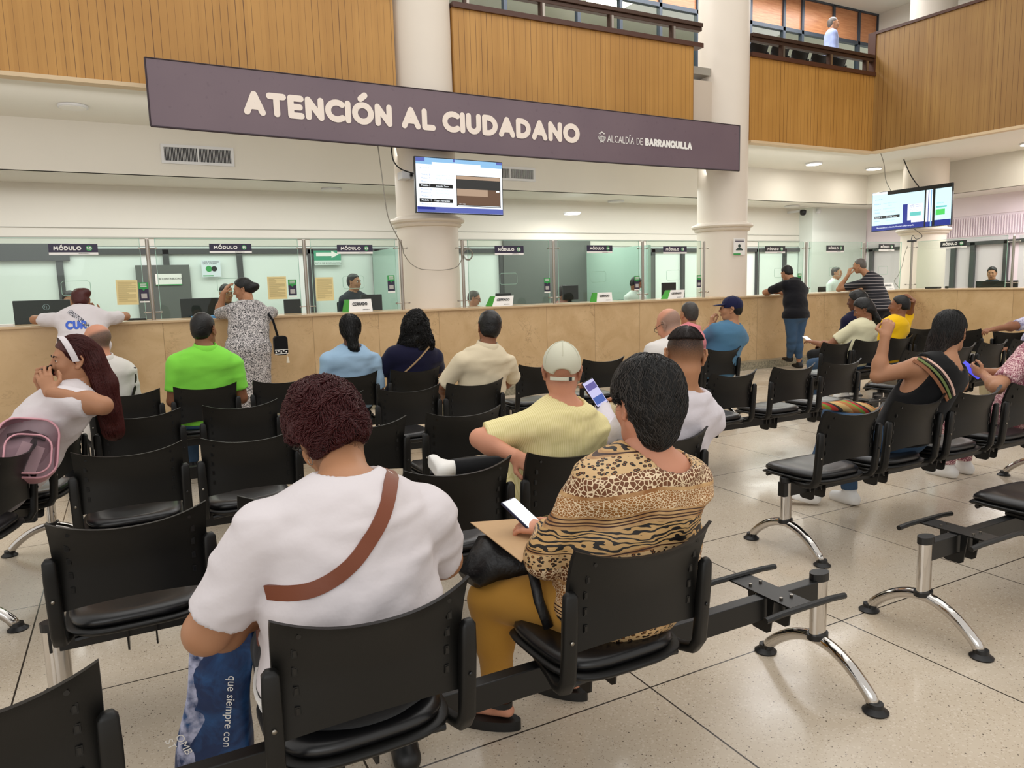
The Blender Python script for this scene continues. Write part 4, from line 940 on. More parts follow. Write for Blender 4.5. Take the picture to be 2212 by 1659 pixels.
def hand_prims(w, f, n, side, curl=.5, spread=.0, sc=1., thumb=.5, curls=None):
    """w wrist, f finger direction, n back-of-hand normal, side +1 thumb towards +s"""
    f = np.array(f, float); f /= np.linalg.norm(f); n = np.array(n, float); n -= f*(n@f); n /= np.linalg.norm(n); s = np.cross(f, n)*side
    w = np.array(w, float); L = []; offs_ = [.028, .0095, -.0095, -.027]; ln = [.070, .078, .073, .057]
    for i in range(4):
        kn = w+f*(.088-.006*abs(i-1))*sc+s*offs_[i]*sc
        L.append(('c', tuple(w+s*offs_[i]*.55*sc), tuple(kn), .0145*sc, .0115*sc, .014*sc))
    L.append(('c', tuple(w+f*.02*sc), tuple(w+f*.065*sc-n*.006*sc), .018*sc, .017*sc, .015*sc))
    for i in range(4):
        kn = w+f*(.088-.006*abs(i-1))*sc+s*offs_[i]*sc; c = (curls[i] if curls else curl); p = kn; ang = 0
        fd = f+s*spread*(1.5-i)/1.5*.35; fd /= np.linalg.norm(fd)
        for j, (a, q) in enumerate(((.45, .46), (.85, .30), (.6, .24))):
            ang += c*a*1.35; d = fd*math.cos(ang)-n*math.sin(ang); e = p+d*ln[i]*q*sc
            L.append(('c', tuple(p), tuple(e), (.0092-.0007*j)*sc, (.0086-.0009*j)*sc, .004*sc if j else .007*sc)); p = e
    b = w+f*.018*sc+s*.022*sc; d1 = f*.55+s*.75-n*.35*thumb; d1 /= np.linalg.norm(d1); e1 = b+d1*.045*sc
    d2 = f*(.85)+s*(.55-.6*thumb)-n*.35*thumb; d2 /= np.linalg.norm(d2); e2 = e1+d2*.033*sc; d3 = f*.95+s*(.3-.7*thumb)-n*.3*thumb; d3 /= np.linalg.norm(d3); e3 = e2+d3*.024*sc
    L += [('c', tuple(b), tuple(e1), .0135*sc, .0105*sc, .012*sc), ('c', tuple(e1), tuple(e2), .0105*sc, .0095*sc, .004*sc), ('c', tuple(e2), tuple(e3), .0095*sc, .0075*sc, .004*sc)]
    return L
def strands(name, pts, fdir, n, ln, rad, m, parent, wave=0, wfreq=6, segs=6, lift=.002, seed=3, helix=0, center=None, vol=None):
    """thin hair tubes starting at pts (N,3) following fdir(p)->direction; center used for outward normal"""
    rr = np.random.RandomState(seed); idx = rr.choice(len(pts), min(n, len(pts)), replace=False); P = np.array(pts)[idx].astype(float); N = len(P)
    c = np.array(center); path = [P.copy()]; out = P-c; out /= np.linalg.norm(out, axis=1)[:, None]
    P = P+out*lift; path = [P.copy()]; L = ln*(rr.uniform(.6, 1.25, N))[:, None]; ph = rr.uniform(0, 6.3, N)[:, None]
    for k in range(segs):
        d = fdir(P); o = P-c; o /= np.linalg.norm(o, axis=1)[:, None]
        if vol is not None:
            e = .004; g0 = vol(P.astype(F32)); G = np.stack([(vol((P+np.array(x)*e).astype(F32))-g0)/e for x in ((1, 0, 0), (0, 1, 0), (0, 0, 1))], 1).astype(float); G /= np.linalg.norm(G, axis=1)[:, None]+1e-9; o = G
        d = d-o*(d*o).sum(1)[:, None]; d /= np.linalg.norm(d, axis=1)[:, None]+1e-9
        b = np.cross(o, d); t = k/segs*wfreq
        if helix: step = d*L/segs+(b*np.cos(ph+t*2.5)+o*np.sin(ph+t*2.5))*helix
        else: step = d*L/segs+b*np.sin(ph*.3+t)*wave
        P = P+step
        if vol is not None: g = vol(P.astype(F32)).astype(float); P = P-o*(g-lift-.002*math.sin(PI*(k+1)/segs))[:, None]*(.8 if not helix else .15)
        path.append(P.copy())
    path = np.array(path); S_ = segs+1; V = np.zeros((N, S_, 3, 3))
    for k in range(S_):
        d = path[min(k+1, segs)]-path[max(k-1, 0)]; d /= np.linalg.norm(d, axis=1)[:, None]+1e-9; o = path[k]-c; o /= np.linalg.norm(o, axis=1)[:, None]
        b = np.cross(o, d); b /= np.linalg.norm(b, axis=1)[:, None]+1e-9; o2 = np.cross(d, b); r = rad*(1-.75*(k/segs)**2)
        for q in range(3): V[:, k, q] = path[k]+(b*math.cos(q*2.094)+o2*math.sin(q*2.094))*r
    Fq = []
    base = (np.arange(N)*S_*3)[:, None]
    for k in range(segs):
        for q in range(3): Fq.append(base+np.array([k*3+q, k*3+(q+1) % 3, (k+1)*3+(q+1) % 3, (k+1)*3+q]))
    return mesh_np(name, [(V.reshape(-1, 3), np.concatenate(Fq))], [m], parent)

def march(f, o, d, dmax=.9):
    o = np.array(o, float); d = np.array(d, float); d /= np.linalg.norm(d); t = 0
    for _ in range(60):
        v = float(f(A3([o+d*t]))[0])
        if v < .0008: break
        t += v*.8
        if t > dmax: return None
    return o+d*t
def ribbon(name, f, starts, dirs, width, m, parent, th=.003, lift=.003, along=None, edge=None):
    """strap laid on the surface f: starts marched along dirs"""
    P = []; Nn = []
    for o, d in zip(starts, dirs):
        p = march(f, o, d); e = .012
        if p is None: continue
        g = np.array([float(f(A3([p+np.array(x)*e]))[0]-f(A3([p-np.array(x)*e]))[0]) for x in ((1, 0, 0), (0, 1, 0), (0, 0, 1))]); g /= np.linalg.norm(g)+1e-9
        P.append(p); Nn.append(g)
    P = np.array(P); Nn = np.array(Nn)
    for _ in range(3): Nn[1:-1] = (Nn[:-2]+Nn[1:-1]*2+Nn[2:])/4; P[1:-1] = (P[:-2]+P[1:-1]*2+P[2:])/4
    mb = MB(); rows = []
    for i in range(len(P)):
        t = P[min(i+1, len(P)-1)]-P[max(i-1, 0)]; t /= np.linalg.norm(t)+1e-9; n_ = Nn[i]-t*(t@Nn[i]); n_ /= np.linalg.norm(n_)+1e-9; s = np.cross(t, n_)
        c = P[i]+n_*lift; w = width/2
        rows.append([tuple(c+s*w-n_*.004), tuple(c+s*w+n_*th), tuple(c-s*w+n_*th), tuple(c-s*w-n_*.004), tuple(c+s*w-n_*.004)])
    mb.grid(rows)
    return mb.build(name, m, parent, smooth=False, auto=50)

def glasses(parent, H, R, s, m=None):
    mb = MB(); T = lambda q: tuple(np.array(H)+R@(np.array(q)*s))
    for x0 in (-.032, .032):
        mb.tube([T((x0+.022*math.cos(a), .104-.004*abs(math.cos(a)), .008+.016*math.sin(a))) for a in [k*PI/8 for k in range(17)]], .0018*s, 6, caps=False)
        sx = 1 if x0 > 0 else -1
        mb.tube([T((sx*.054, .100, .014)), T((sx*.076, .07, .016)), T((sx*.083, .0, .014)), T((sx*.082, -.018, .0))], .0022*s, 6)
    mb.tube([T((-.01, .105, .01)), T((.01, .105, .01))], .002*s, 6)
    return mb.build('glasses', m or mat('dark_frames', '17120F', .3), parent, smooth=True)

def person(label, pos, rz, head, face=(0, 0, 0), sc=1., wide=1., fat=1., shw=.18, seat=.47, stand=False, skin='tan', hair=None, shirt=None, sleeve='short', collar=False, neckr=.0, vest=False,
           pants=None, dress=None, shoes=None, arms=None, legs=None, res=.014, hres=None, facial=False, specs=False, sroll=0, syaw=0, neck=None, hem=None, noise=.004, base=0, group=None, cap=None, skirt=False, belly=1.12, handres=None, sleevelen=None, neckcut=None, drop=.092, nkr=.06, hsc=1., stub=None, armr=1.):
    pos = np.array(pos, float); rzr = math.radians(rz); hres = hres or res*.62; handres = handres or min(res*.55, .0075)
    root = thing('person', label, 'person', (pos[0], pos[1], base), rzr, group)
    c_, s_ = math.cos(rzr), math.sin(rzr)
    def loc(w): d = np.array(w, float)-np.array([pos[0], pos[1], base]); return np.array([c_*d[0]+s_*d[1], -s_*d[0]+c_*d[1], d[2]])
    H = loc(head); R = rot(*face); hs = sc*hsc
    Pv = np.array([0, 0, (seat+.085) if not stand else .9*sc+seat*0])
    if stand: Pv = np.array([0, 0, .90*sc])
    N = np.array(neck, float) if neck is not None else H+np.array([0, -.03, -.155])*sc
    ax = N-Pv; ax_n = ax/np.linalg.norm(ax); Ls = np.linalg.norm(ax)
    bx, by, bz = basis(ax, (0, -1, 0)) if abs(ax_n[2]) < .3 else (None, None, None)
    sx = rot(syaw, 0, sroll)@np.array([1, 0, 0]); zz = ax_n; sx = sx-zz*(sx@zz); sx /= np.linalg.norm(sx); yy = np.cross(zz, sx); T = A3(np.stack([sx, yy, zz], 1))
    shc = N-ax_n*drop*sc; shw = shw*sc*.93
    SH = {'L': shc-sx*shw, 'R': shc+sx*shw}
    w_, f_ = wide*sc, fat*sc
    chest = Pv+ax*.70; bel = Pv+ax*.34
    torso = [('e', tuple(Pv), (.165*w_, .125*f_, .13*sc), None, 0), ('e', tuple(bel), (.142*w_*belly, .108*f_*belly, .17*sc), T, .07*sc), ('e', tuple(chest), (.158*w_, .108*f_, .19*sc), T, .07*sc),
             ('c', tuple(SH['L']), tuple(SH['R']), .050*sc*min(fat, 1.3), .050*sc*min(fat, 1.3), .06*sc),
             ('c', tuple(N+ax_n*.01), tuple(SH['L']*.62+N*.38), .05*sc, .052*sc, .035*sc), ('c', tuple(N+ax_n*.01), tuple(SH['R']*.62+N*.38), .05*sc, .052*sc, .035*sc),
             ('e', tuple(N-ax_n*.07-yy*.045*sc), (.12*w_, .05*f_, .08*sc), T, .05*sc)]
    nk = ('c', tuple(N-ax_n*.03), tuple(H+R@np.array([0, -.022, -.055])*hs), nkr*sc*(1+.25*(fat-1)), (nkr-.006)*sc*(1+.25*(fat-1)), .035)
    dl = {'L': -1, 'R': 1}; am = {}
    for k in 'LR':
        a = (arms or {}).get(k)
        if a is None:
            q = dl[k]
            a = (SH[k]+np.array([q*.05, .02, -.27])*sc, np.array([q*.09, .30, Pv[2]+.07]), None) if not stand else (SH[k]+np.array([q*.03, 0, -.29])*sc, SH[k]+np.array([q*.04, .05, -.53])*sc, None)
        E, W = np.array(a[0], float), np.array(a[1], float)
        hd = a[2] if len(a) > 2 and a[2] is not None else dict(f=tuple((W-E)), n=(0, -.2, 1) if not stand else (dl[k], 0, 0), curl=.55)
        am[k] = (E, W, hd)
    up = []; fore = []; hands = []
    for k in 'LR':
        E, W, hd = am[k]; ar = math.sqrt(fat)*sc*armr
        up.append(('c', tuple(SH[k]), tuple(E), .050*ar*(wide**.5), .041*ar, .03)); fore.append(('c', tuple(E), tuple(W), .041*ar, .026*ar, .012)); 
        fore.append(('e', tuple(E*.72+W*.28), (.042*ar, .042*ar, .05*ar), None, .03))
        hands.append((k, W, hand_prims(W, hd['f'], hd['n'], -dl[k]*hd.get('flip', 1), hd.get('curl', .5), hd.get('spread', .1), sc*.98, hd.get('thumb', .5), hd.get('curls')), fore[-2]))
    LG_ = {}
    for k in 'LR':
        a = (legs or {}).get(k); q = dl[k]
        if a is None:
            a = (np.array([q*.10, .44*sc, seat+.02]), np.array([q*.10, .42*sc, .09]), (0, 1, 0)) if not stand else (np.array([q*.09, .02, .49*sc]), np.array([q*.095, -.02, .085]), (q*.2, 1, 0))
        LG_[k] = (np.array(a[0], float), np.array(a[1], float), np.array(a[2], float))
    lg = []; thg = []
    for k in 'LR':
        K, An, fd = LG_[k]; hp = Pv+np.array([dl[k]*.085*w_, 0, -.02]); lr = sc*(.85+.15*wide)
        thg.append(('c', tuple(hp), tuple(K), .088*lr*(wide**.3), .058*lr, .05)); lg.append(('c', tuple(K), tuple(An), .056*lr, .037*lr, .03)); lg.append(('e', tuple(K*.7+An*.3+np.array([0, -.012, 0])), (.052*lr, .055*lr, .09*lr), None, .03))
    feet = []
    for k in 'LR':
        K, An, fd = LG_[k]; fd = fd/np.linalg.norm(fd); dn = (An-K)/np.linalg.norm(An-K); 
        fd = fd-dn*(fd@dn)*(1 if abs(dn[2]) < .7 else 0); fd = fd/np.linalg.norm(fd); he = An+dn*.045-fd*.03; to = An+dn*.06+fd*.13; feet.append((k, An, he, to, fd, dn))
    body_l = torso+[nk]+up+fore+thg+lg+[('c', tuple(x[2]-x[5]*.004), tuple(x[3]-x[5]*.006), .024*sc, .020*sc, .02) for x in feet]
    bf = lambda P: prims(P, body_l)
    lo, hi = bounds(body_l, .03); parts = [polygonize(bf, lo, hi, res)+(0,)]
    for k, W, hp_, fa in hands:
        L = [fa]+hp_; l2, h2 = bounds(hp_, .012); parts.append(polygonize(lambda P: prims(P, L), l2, h2, handres)+(0,))
    hl = xf(HEADP, H, R, hs)+xf(EARP, H, R, hs)
    lids = xf([x for q in (-1, 1) for x in (('c', (q*.045, .0795, .0145), (q*.032, .0885, .0205), .0042, .0048, .0), ('c', (q*.032, .0885, .0205), (q*.018, .0875, .0155), .0048, .004, .002), ('c', (q*.044, .079, .0075), (q*.031, .0865, .0035), .004, .0042, .003), ('c', (q*.031, .0865, .0035), (q*.018, .086, .0075), .0042, .004, .002))], H, R, hs)
    eyec = [H+R@(np.array([q*.031, .098, .012])*hs) for q in (-1, 1)]
    def hf(P):
        d = prims(P, hl)
        for e in eyec: d = smax(d, -d_ell(P, e, (.015*hs,)*3), .012*hs)
        if facial: d = smin(d, prims(P, lids), .003)
        return smin(d, d_cap(P, *nk[1:5]), .03)
    l2, h2 = bounds(hl, .015); parts.append(polygonize(hf, l2, h2, hres)+(0,))
    bo = mesh_np('body', parts, [skin_mat(skin, stub[1]) if stub else SK[skin]], root)
    if stub:
        vals = np.zeros(sum(len(p[0]) for p in parts), dtype=F32); hv = parts[-1][0]; vals[-len(hv):] = STUB[stub[0]](((hv-H)@R)/hs)
        at = bo.data.attributes.new('stubble', 'FLOAT', 'POINT'); at.data.foreach_set('value', vals)
    if facial:
        TT = lambda q: tuple(H+R@(np.array(q)*hs))
        for q in (-1, 1):
            mb = MB()
            for r, y, m_ in ((.0125, .0765, EYEW), (.0095, .0805, IRIS)):
                mb.mat(m_); vs = []; n = 10
                for i in range(n+1):
                    for j in range(16): th = PI*i/n; vs.append(TT((q*.031+r*math.sin(th)*math.cos(j*PI/8), y+r*math.cos(th), .012+r*math.sin(th)*math.sin(j*PI/8))))
                mb.add(vs, [(i*16+j, i*16+(j+1) % 16, (i+1)*16+(j+1) % 16, (i+1)*16+j) for i in range(n) for j in range(16)])
            mb.build('eye', None, root, smooth=True)
        for q in (-1, 1): MB().tube([TT((q*.014, .0925, .030)), TT((q*.03, .092, .037)), TT((q*.048, .08, .033))], [.003*hs, .004*hs, .002*hs], 6).build('eyebrow', BROW, root, smooth=True)
        mb = MB(); mb.tube([TT((-.022, .088, -.054)), TT((-.01, .0955, -.052)), TT((0, .0955, -.0535)), TT((.01, .0955, -.052)), TT((.022, .088, -.054))], [.002*hs, .005*hs, .005*hs, .005*hs, .002*hs], 8)
        mb.tube([TT((-.018, .088, -.059)), TT((0, .0945, -.063)), TT((.018, .088, -.059))], [.002*hs, .006*hs, .002*hs], 8); mb.build('lips', LIP, root, smooth=True)
    if specs: glasses(root, H, R, hs)
    info = dict(root=root, H=H, R=R, N=N, SH=SH, arms=am, torso=torso, up=up, body=bf, Pv=Pv, loc=loc, hs=hs, T=T, ax=ax_n, yy=yy, sx=sx, headf=hf)
    # clothes
    HZ = hem if hem is not None else Pv[2]-.10
    if shirt is not None:
        sl = {'short': .72, 'long': 1.0, 'half': .98, 'none': 0}[sleeve] if sleevelen is None else sleevelen
        def sf(P):
            d = prims(P, torso+(thg if (dress or stand) else []), .014*sc)-.012*np.clip((Pv[2]+.12-P[:, 2])/.2, 0, 1)
            if dress: d = smin(d, prims(P, dress), .05)
            for i, k in enumerate('LR'):
                if sleeve == 'none': continue
                E, W, hd = am[k]; a = up[i]; ed = (E-SH[k]); L_ = np.linalg.norm(ed); ed = ed/L_
                ar = d_cap(P, a[1], a[2], a[3]+.016*sc, a[4]+.018*sc)
                if sleeve == 'long': ar = smin(ar, d_cap(P, E, W, a[4]+.017, .036*sc), .03); ar = np.maximum(ar, (P-A3(W))@A3((W-E)/np.linalg.norm(W-E)))
                else: ar = np.maximum(ar, (P-A3(SH[k]+ed*L_*sl))@A3(ed))
                d = smin(d, ar, .016*sc)
            d = d-nz(P, 17, 1., (1, 1, 1.9))*noise-nz(P, 42, 3., (1, 1, 1.6))*noise*.3-np.maximum(nz(P, 30, 5., (.3, .4, 1.9)), 0)**2*noise*1.1-np.maximum(nz(P, 24, 8., (1.6, 1, .7)), .2)**2*noise*.9
            nr = nk[3]+.006+neckr; Nn = A3(N+ax_n*.03+np.array(neckcut if neckcut is not None else (0, 0, 0)))
            d = smax(d, -d_cap(P, Nn, Nn+A3(ax_n)*.2, nr, nr+.03), .006)
            if vest:
                for k in 'LR': d = smax(d, -d_ell(P, SH[k]+sx*dl[k]*.045-ax_n*.04, (.085*sc, .2, .16*sc), T), .008)
            return np.maximum(d, HZ-P[:, 2])
        L = torso+(up if sleeve != 'none' else [])+(fore if sleeve == 'long' else [])+(thg+dress if dress else [])+(thg if stand else [])
        l2, h2 = bounds(L, .05); l2[2] = max(l2[2], HZ-.03)
        mesh_np('dress' if dress else 'shirt', [polygonize(sf, l2, h2, res)], [shirt], root); info['shirt'] = sf
        if collar:
            cm = shirt if collar is True else collar; mb = MB(); rows = []
            b1, b2, b3 = basis(ax_n, (0, -1, 0)); r0 = nk[3]+.008
            for i in range(25):
                a = 2*PI*i/24; u = b1*math.cos(a)+b2*math.sin(a); c0 = N+ax_n*.005
                rows.append([tuple(c0+u*(r0+.024)+ax_n*.018), tuple(c0+u*(r0+.018)+ax_n*.036), tuple(c0+u*(r0+.009)+ax_n*.062), tuple(c0+u*(r0+.004)+ax_n*.064), tuple(c0+u*(r0-.002)+ax_n*.02)])
            mb.grid(rows).build('collar', cm, root, smooth=True)
    if pants is not None:
        def pf(P):
            d = prims(P, [torso[0]]+thg+lg, .014*sc)-nz(P, 22, 2., (1, 1, 1.5))*.004
            for k, An, he, to, fd, dn in feet: d = np.maximum(d, np.where(((P-A3(An))**2).sum(1) < .04, (P-A3(An-dn*.01))@A3(dn), -1))
            return np.maximum(d, P[:, 2]-(Pv[2]+(.09 if not stand else .06)))
        l2, h2 = bounds([torso[0]]+thg+lg, .04); mesh_np('trousers', [polygonize(pf, l2, h2, res)], [pants], root)
    if shoes is not None:
        for k, An, he, to, fd, dn in feet:
            L = [('c', tuple(he), tuple(to), .041*sc, .033*sc, .0), ('c', tuple(An), tuple(he*.6+to*.4), .044*sc, .036*sc, .03), ('c', tuple(he+dn*.008), tuple(to+dn*.008), .043, .037, .01)]
            gz = An+dn*.0895
            def shf(P): return np.maximum(prims(P, L), (P-A3(gz))@A3(dn))
            l2, h2 = bounds(L, .02); mesh_np('shoe', [polygonize(shf, l2, h2, min(res, .009))], [shoes], root)
    # hair
    if hair:
        t = hair.get('t', .012); am_ = hair.get('amp', .003); fq = hair.get('freq', 60); hln = hair.get('line', .045); extra = hair.get('extra', []); ex_l = hair.get('local', [])
        Ri = A3(R); hm = HAIRM[hair.get('c', 'black')]; ng = hair.get('nape', -.07)
        xl = xf(extra, H, R, hs) if extra else []
        cr_ = xf([('e', (0, -.016, .037), (.074+t*.85, .092+t, .087+t), None, 0), ('e', (0, -.05, -.02), (.055+t*.6, .05+t, .06), None, .03)], H, R, hs)
        def hrf(P):
            q = (P-A3(H))@Ri/hs
            d = prims(P, cr_)
            fl = q[:, 1]-(hln+.8*(q[:, 2]-.06)) if not hair.get('fringe') else q[:, 1]-.02
            d = smax(d, fl*.75*hs, .012)
            side = np.maximum(q[:, 1]-(-.015), q[:, 2]*0-1)
            d = smax(d, (ng-q[:, 2])*hs, .01)
            if not hair.get('cover'): 
                for e in (-1, 1): d = smax(d, -d_ell(P, H+R@(np.array([e*.088, .0, -.01])*hs), tuple(v*hs*hair.get('ec', 1) for v in (.022, .03, .036)), Ri), .006)
            if hair.get('fringe'): d = smax(d, (q[:, 2]-hair['fringe'])*hs, .01)
            if xl: d = smin(d, prims(P, xl), hair.get('k', .03))
            if ex_l: d = smin(d, prims(P, ex_l), .03)
            return d-nz(P, fq, .5, hair.get('an', (1, 1, 1)))*am_-nz(P, fq*2.3, 2.5, hair.get('an', (1, 1, 1)))*am_*.4
        l2, h2 = bounds(cr_+xl+ex_l, .03+am_); V, Fq = polygonize(hrf, l2, h2, hair.get('res', hres)); ho = mesh_np('hair', [(V, Fq)], [hm], root); info['hairV'] = V; info['hairf'] = hrf
        for sp in hair.get('strands', []): 
            sel = V if 'sel' not in sp else V[sp['sel']((V-H)@R)]
            strands('hair_strands', sel, lambda P, sp=sp: (R@np.array(sp['dir'](((P-H)@R)).T)).T, sp['n'], sp['ln'], sp.get('rad', .0012), HAIRM[sp.get('c', hair.get('c', 'black'))], ho, sp.get('wave', 0), sp.get('wf', 6), sp.get('segs', 6), sp.get('lift', .002), sp.get('seed', 3), sp.get('helix', 0), center=H, vol=hrf)
    if cap:
        cm = cap['m']; Ri = A3(R); ce = xf([('e', (0, -.012, .042), (.086, .105, .095), None, 0)], H, R, hs); cb = xf([('e', (0, .10, .045), (.075, .085, .009), rot(0, -8, 0), 0)], H, R, hs)
        def cf(P):
            q = (P-A3(H))@Ri/hs; d = prims(P, ce); d = smax(d, (.022+.2*(-q[:, 1])*(q[:, 1] > 0)-.25*np.minimum(q[:, 1]+.02, 0)*-1*0-q[:, 2]-.35*(q[:, 1] < 0)*(-q[:, 1])*.9)*hs, .003)
            if cap.get('hole'): d = smax(d, -d_ell(P, H+R@(np.array([0, -.12, -.012])*hs), (.048*hs, .06*hs, .034*hs), Ri), .003)
            b = prims(P, cb); b = smax(b, (.05-q[:, 1])*hs, .004); return smin(d, b, .006)-nz(P, 30)*.0012
        l2, h2 = bounds(ce+cb, .01); co = mesh_np('cap', [polygonize(cf, l2, h2, min(hres, .006))], [cm], root)
        TT = lambda q: tuple(H+R@(np.array(q)*hs)); mb = MB()
        mb.tube([TT((0, -.012, .134)), TT((0, -.012, .1405))], .008*hs, 12)
        for an in range(0, 360, 60):
            a = math.radians(an+30); mb.tube([TT((.0875*math.cos(a)*math.cos(e), -.012+.1065*math.sin(a)*math.cos(e), .042+.0965*math.sin(e))) for e in [x*PI/2/8 for x in range(0 if math.sin(a) > -.9 else 2, 9)]], .0012, 4)
        mb.build('cap_seams', cm, co)
        if cap.get('hole'):
            mb = MB(); rows = []
            for i in range(13):
                a = math.radians(-90-38+76*i/12); rows.append([TT((.088*math.cos(a)*1.0, -.012+.105*math.sin(a), -.030+z)) for z in (0, .016)])
            mb.grid(rows).build('cap_strap', cm, co); MB().mat(BLACK).add([TT((.03, -.118, -.014)), TT((.042, -.113, -.013)), TT((.042, -.113, -.03)), TT((.03, -.118, -.031))], [(0, 1, 2, 3)]).build('strap_buckle', BLACK, co)
        info['capf'] = cf
    return info
ENV = [(0.96, 1.81, 0.7), (1.213, 2.039, 0.7), (1.216, 2.138, 0.7), (0.984, 2.221, 0.7)]
def wl(pos, rz, p, base=0):
    a = math.radians(rz); dx, dy = p[0]-pos[0], p[1]-pos[1]
    return np.array([math.cos(a)*dx+math.sin(a)*dy, -math.sin(a)*dx+math.cos(a)*dy, p[2]-base])
def m_leopard():
    k = NT('animal_print', .55); x, y, z = k.xyz()
    wob = k.math('MULTIPLY', k.noise(3, 2), .05); zz = k.math('ADD', k.math('ADD', z, wob), k.math('MULTIPLY', k.math('ABSOLUTE', x), .10))
    def cells(sc, th, a, b, st=(1, 1, 1)):
        v = k.n('ShaderNodeTexVoronoi', {'Vector': k.n('ShaderNodeMapping', {'Vector': k.obj, 'Scale': st}).outputs[0], 'Scale': sc}, feature='DISTANCE_TO_EDGE').outputs[0]
        return k.mix(k.math('LESS_THAN', v, th), a, b)
    giraffe = cells(72., .085, '6A3C1A', 'E4CDAA'); small = cells(95., .08, k.mix(k.noise(12, 3), '7A4A1E', 'AA7438'), 'E9D2AE', (1, 1, 1.6))
    v = k.n('ShaderNodeTexVoronoi', {'Vector': k.n('ShaderNodeMapping', {'Vector': k.obj, 'Scale': (.8, .8, 1.3)}).outputs[0], 'Scale': 80.}).outputs[0]
    spots = k.mix(k.math('LESS_THAN', v, .42), 'CDAA7A', k.mix(k.math('LESS_THAN', v, .22), '1C120B', '8A5426'))
    wv = k.n('ShaderNodeTexWave', {'Vector': k.n('ShaderNodeMapping', {'Vector': k.obj, 'Scale': (.35, .35, 1.)}).outputs[0], 'Scale': 24., 'Distortion': 15., 'Detail': 2., 'Detail Scale': 1.2}, bands_direction='Z').outputs[1]
    zebra = k.mix(k.math('LESS_THAN', wv, .42), 'C49C64', '17110C')
    tie = k.mix(k.ramp(k.noise(9, 4), .35, .65), '8C5A28', 'D6B07C')
    f = k.math('FRACT', k.math('ADD', k.math('DIVIDE', k.math('SUBTRACT', zz, .486), .26), 4.0))
    out = tie
    def band(lo, hi, c, out):
        return k.mix(k.math('MULTIPLY', k.math('GREATER_THAN', f, lo), k.math('LESS_THAN', f, hi)), out, c)
    out = band(.0, .16, spots, out); out = band(.20, .42, zebra, out); out = band(.56, .76, small, out); out = band(.80, 1.0, giraffe, out)
    for c in (.46, .49, .53, .18): out = k.mix(k.math('LESS_THAN', k.math('ABSOLUTE', k.math('SUBTRACT', f, c)), .007), out, '3A1D10')
    k.color(out); k.bump(k.noise(22, 4), .3, .006); return k.m
def m_print(name, a, b, sc, th=.5, dist=1.5):
    k = NT(name, .8); n = k.noise(sc, 3, k.scale(1, 1, 1), .6, dist)
    k.color(k.mix(k.math('GREATER_THAN', n, th), a, b)); k.bump(k.noise(22, 4), .3, .006); return k.m
def m_stripes(name, a, b, pitch, w, axis=2, c=None):
    k = NT(name, .8); ax = k.xyz()[axis]; f = k.math('FRACT', k.math('ADD', k.math('DIVIDE', ax, pitch), 50))
    k.color(k.mix(k.math('LESS_THAN', f, w), a, b)); k.bump(k.noise(22, 4), .35, .008); return k.m
TEE = cloth('white_tee', 'D5CED0', bump=(9, .4, .02)); SWEAT = cloth('white_sweatshirt', 'D6D0D6', bump=(10, .4, .02)); LEO = m_leopard()
YELT = m_stripes('yellow_ribbed_tee', 'E8DCA4', 'DACD8E', .008, .35, 0); LIME = cloth('lime_polo', '84DA4A'); SKY = cloth('light_blue_tee', '9AB8D2'); NAVYT = cloth('navy_tee', '12122E'); CREAM = cloth('cream_shirt', 'D9CBAE')
WPOLO = cloth('white_polo', 'D8D3CE'); PINK = cloth('pink_shirt', 'E68C92'); BLUET = cloth('steel_blue_tee', '4E7896'); KPOLO = cloth('black_polo', '0C0C12'); PALE = cloth('pale_cream_blouse', 'D8D2B0'); YTEE = cloth('bright_yellow_tee', 'F0BE10')
TANK = cloth('black_tank', '0E0E10'); DENIM = mat('blue_denim', '34506E', .85, bump=(60, .3, .002), nscale=7, namt=.35); DARKP = cloth('dark_trousers', '101114'); MUST = cloth('mustard_trousers', 'BD8B3A')
DRESSP = m_print('black_white_print', '1A1A20', 'D8D2D0', 62, .5, 2.2); LIL = m_print('lilac_print', '8C86A8', 'C9C6D8', 30, .5, 1.5); PKP = m_print('pink_print', '8A4A5A', 'E0C0BE', 55, .52, 2); STR = m_stripes('striped_polo', '12131C', 'A8A0A0', .055, .14)
BLSH = cloth('light_blue_shirt', 'A0ACD6'); CLERK = cloth('dark_jacket', '2A3138'); WSH = cloth('clerk_white_shirt', 'D4DCD6'); KHAKI = cloth('khaki_trousers', 'C8B892'); CAPM = cloth('stone_cap', 'C9C8B4', bump=(60, .2, .002)); CAPN = cloth('navy_cap_cloth', '171A3C')
curl = lambda p: np.stack([np.sin(p[:, 2]*90+p[:, 1]*50), np.cos(p[:, 0]*80), -.8+0*p[:, 0]], 1)
def crownd(cx=0, cy=-.06, cz=.12):
    return lambda p: p-np.array([cx, cy, cz])*np.ones_like(p)
down = lambda p: np.stack([p[:, 0]*.3, p[:, 1]*.3-.02, -.2+0*p[:, 0]], 1)

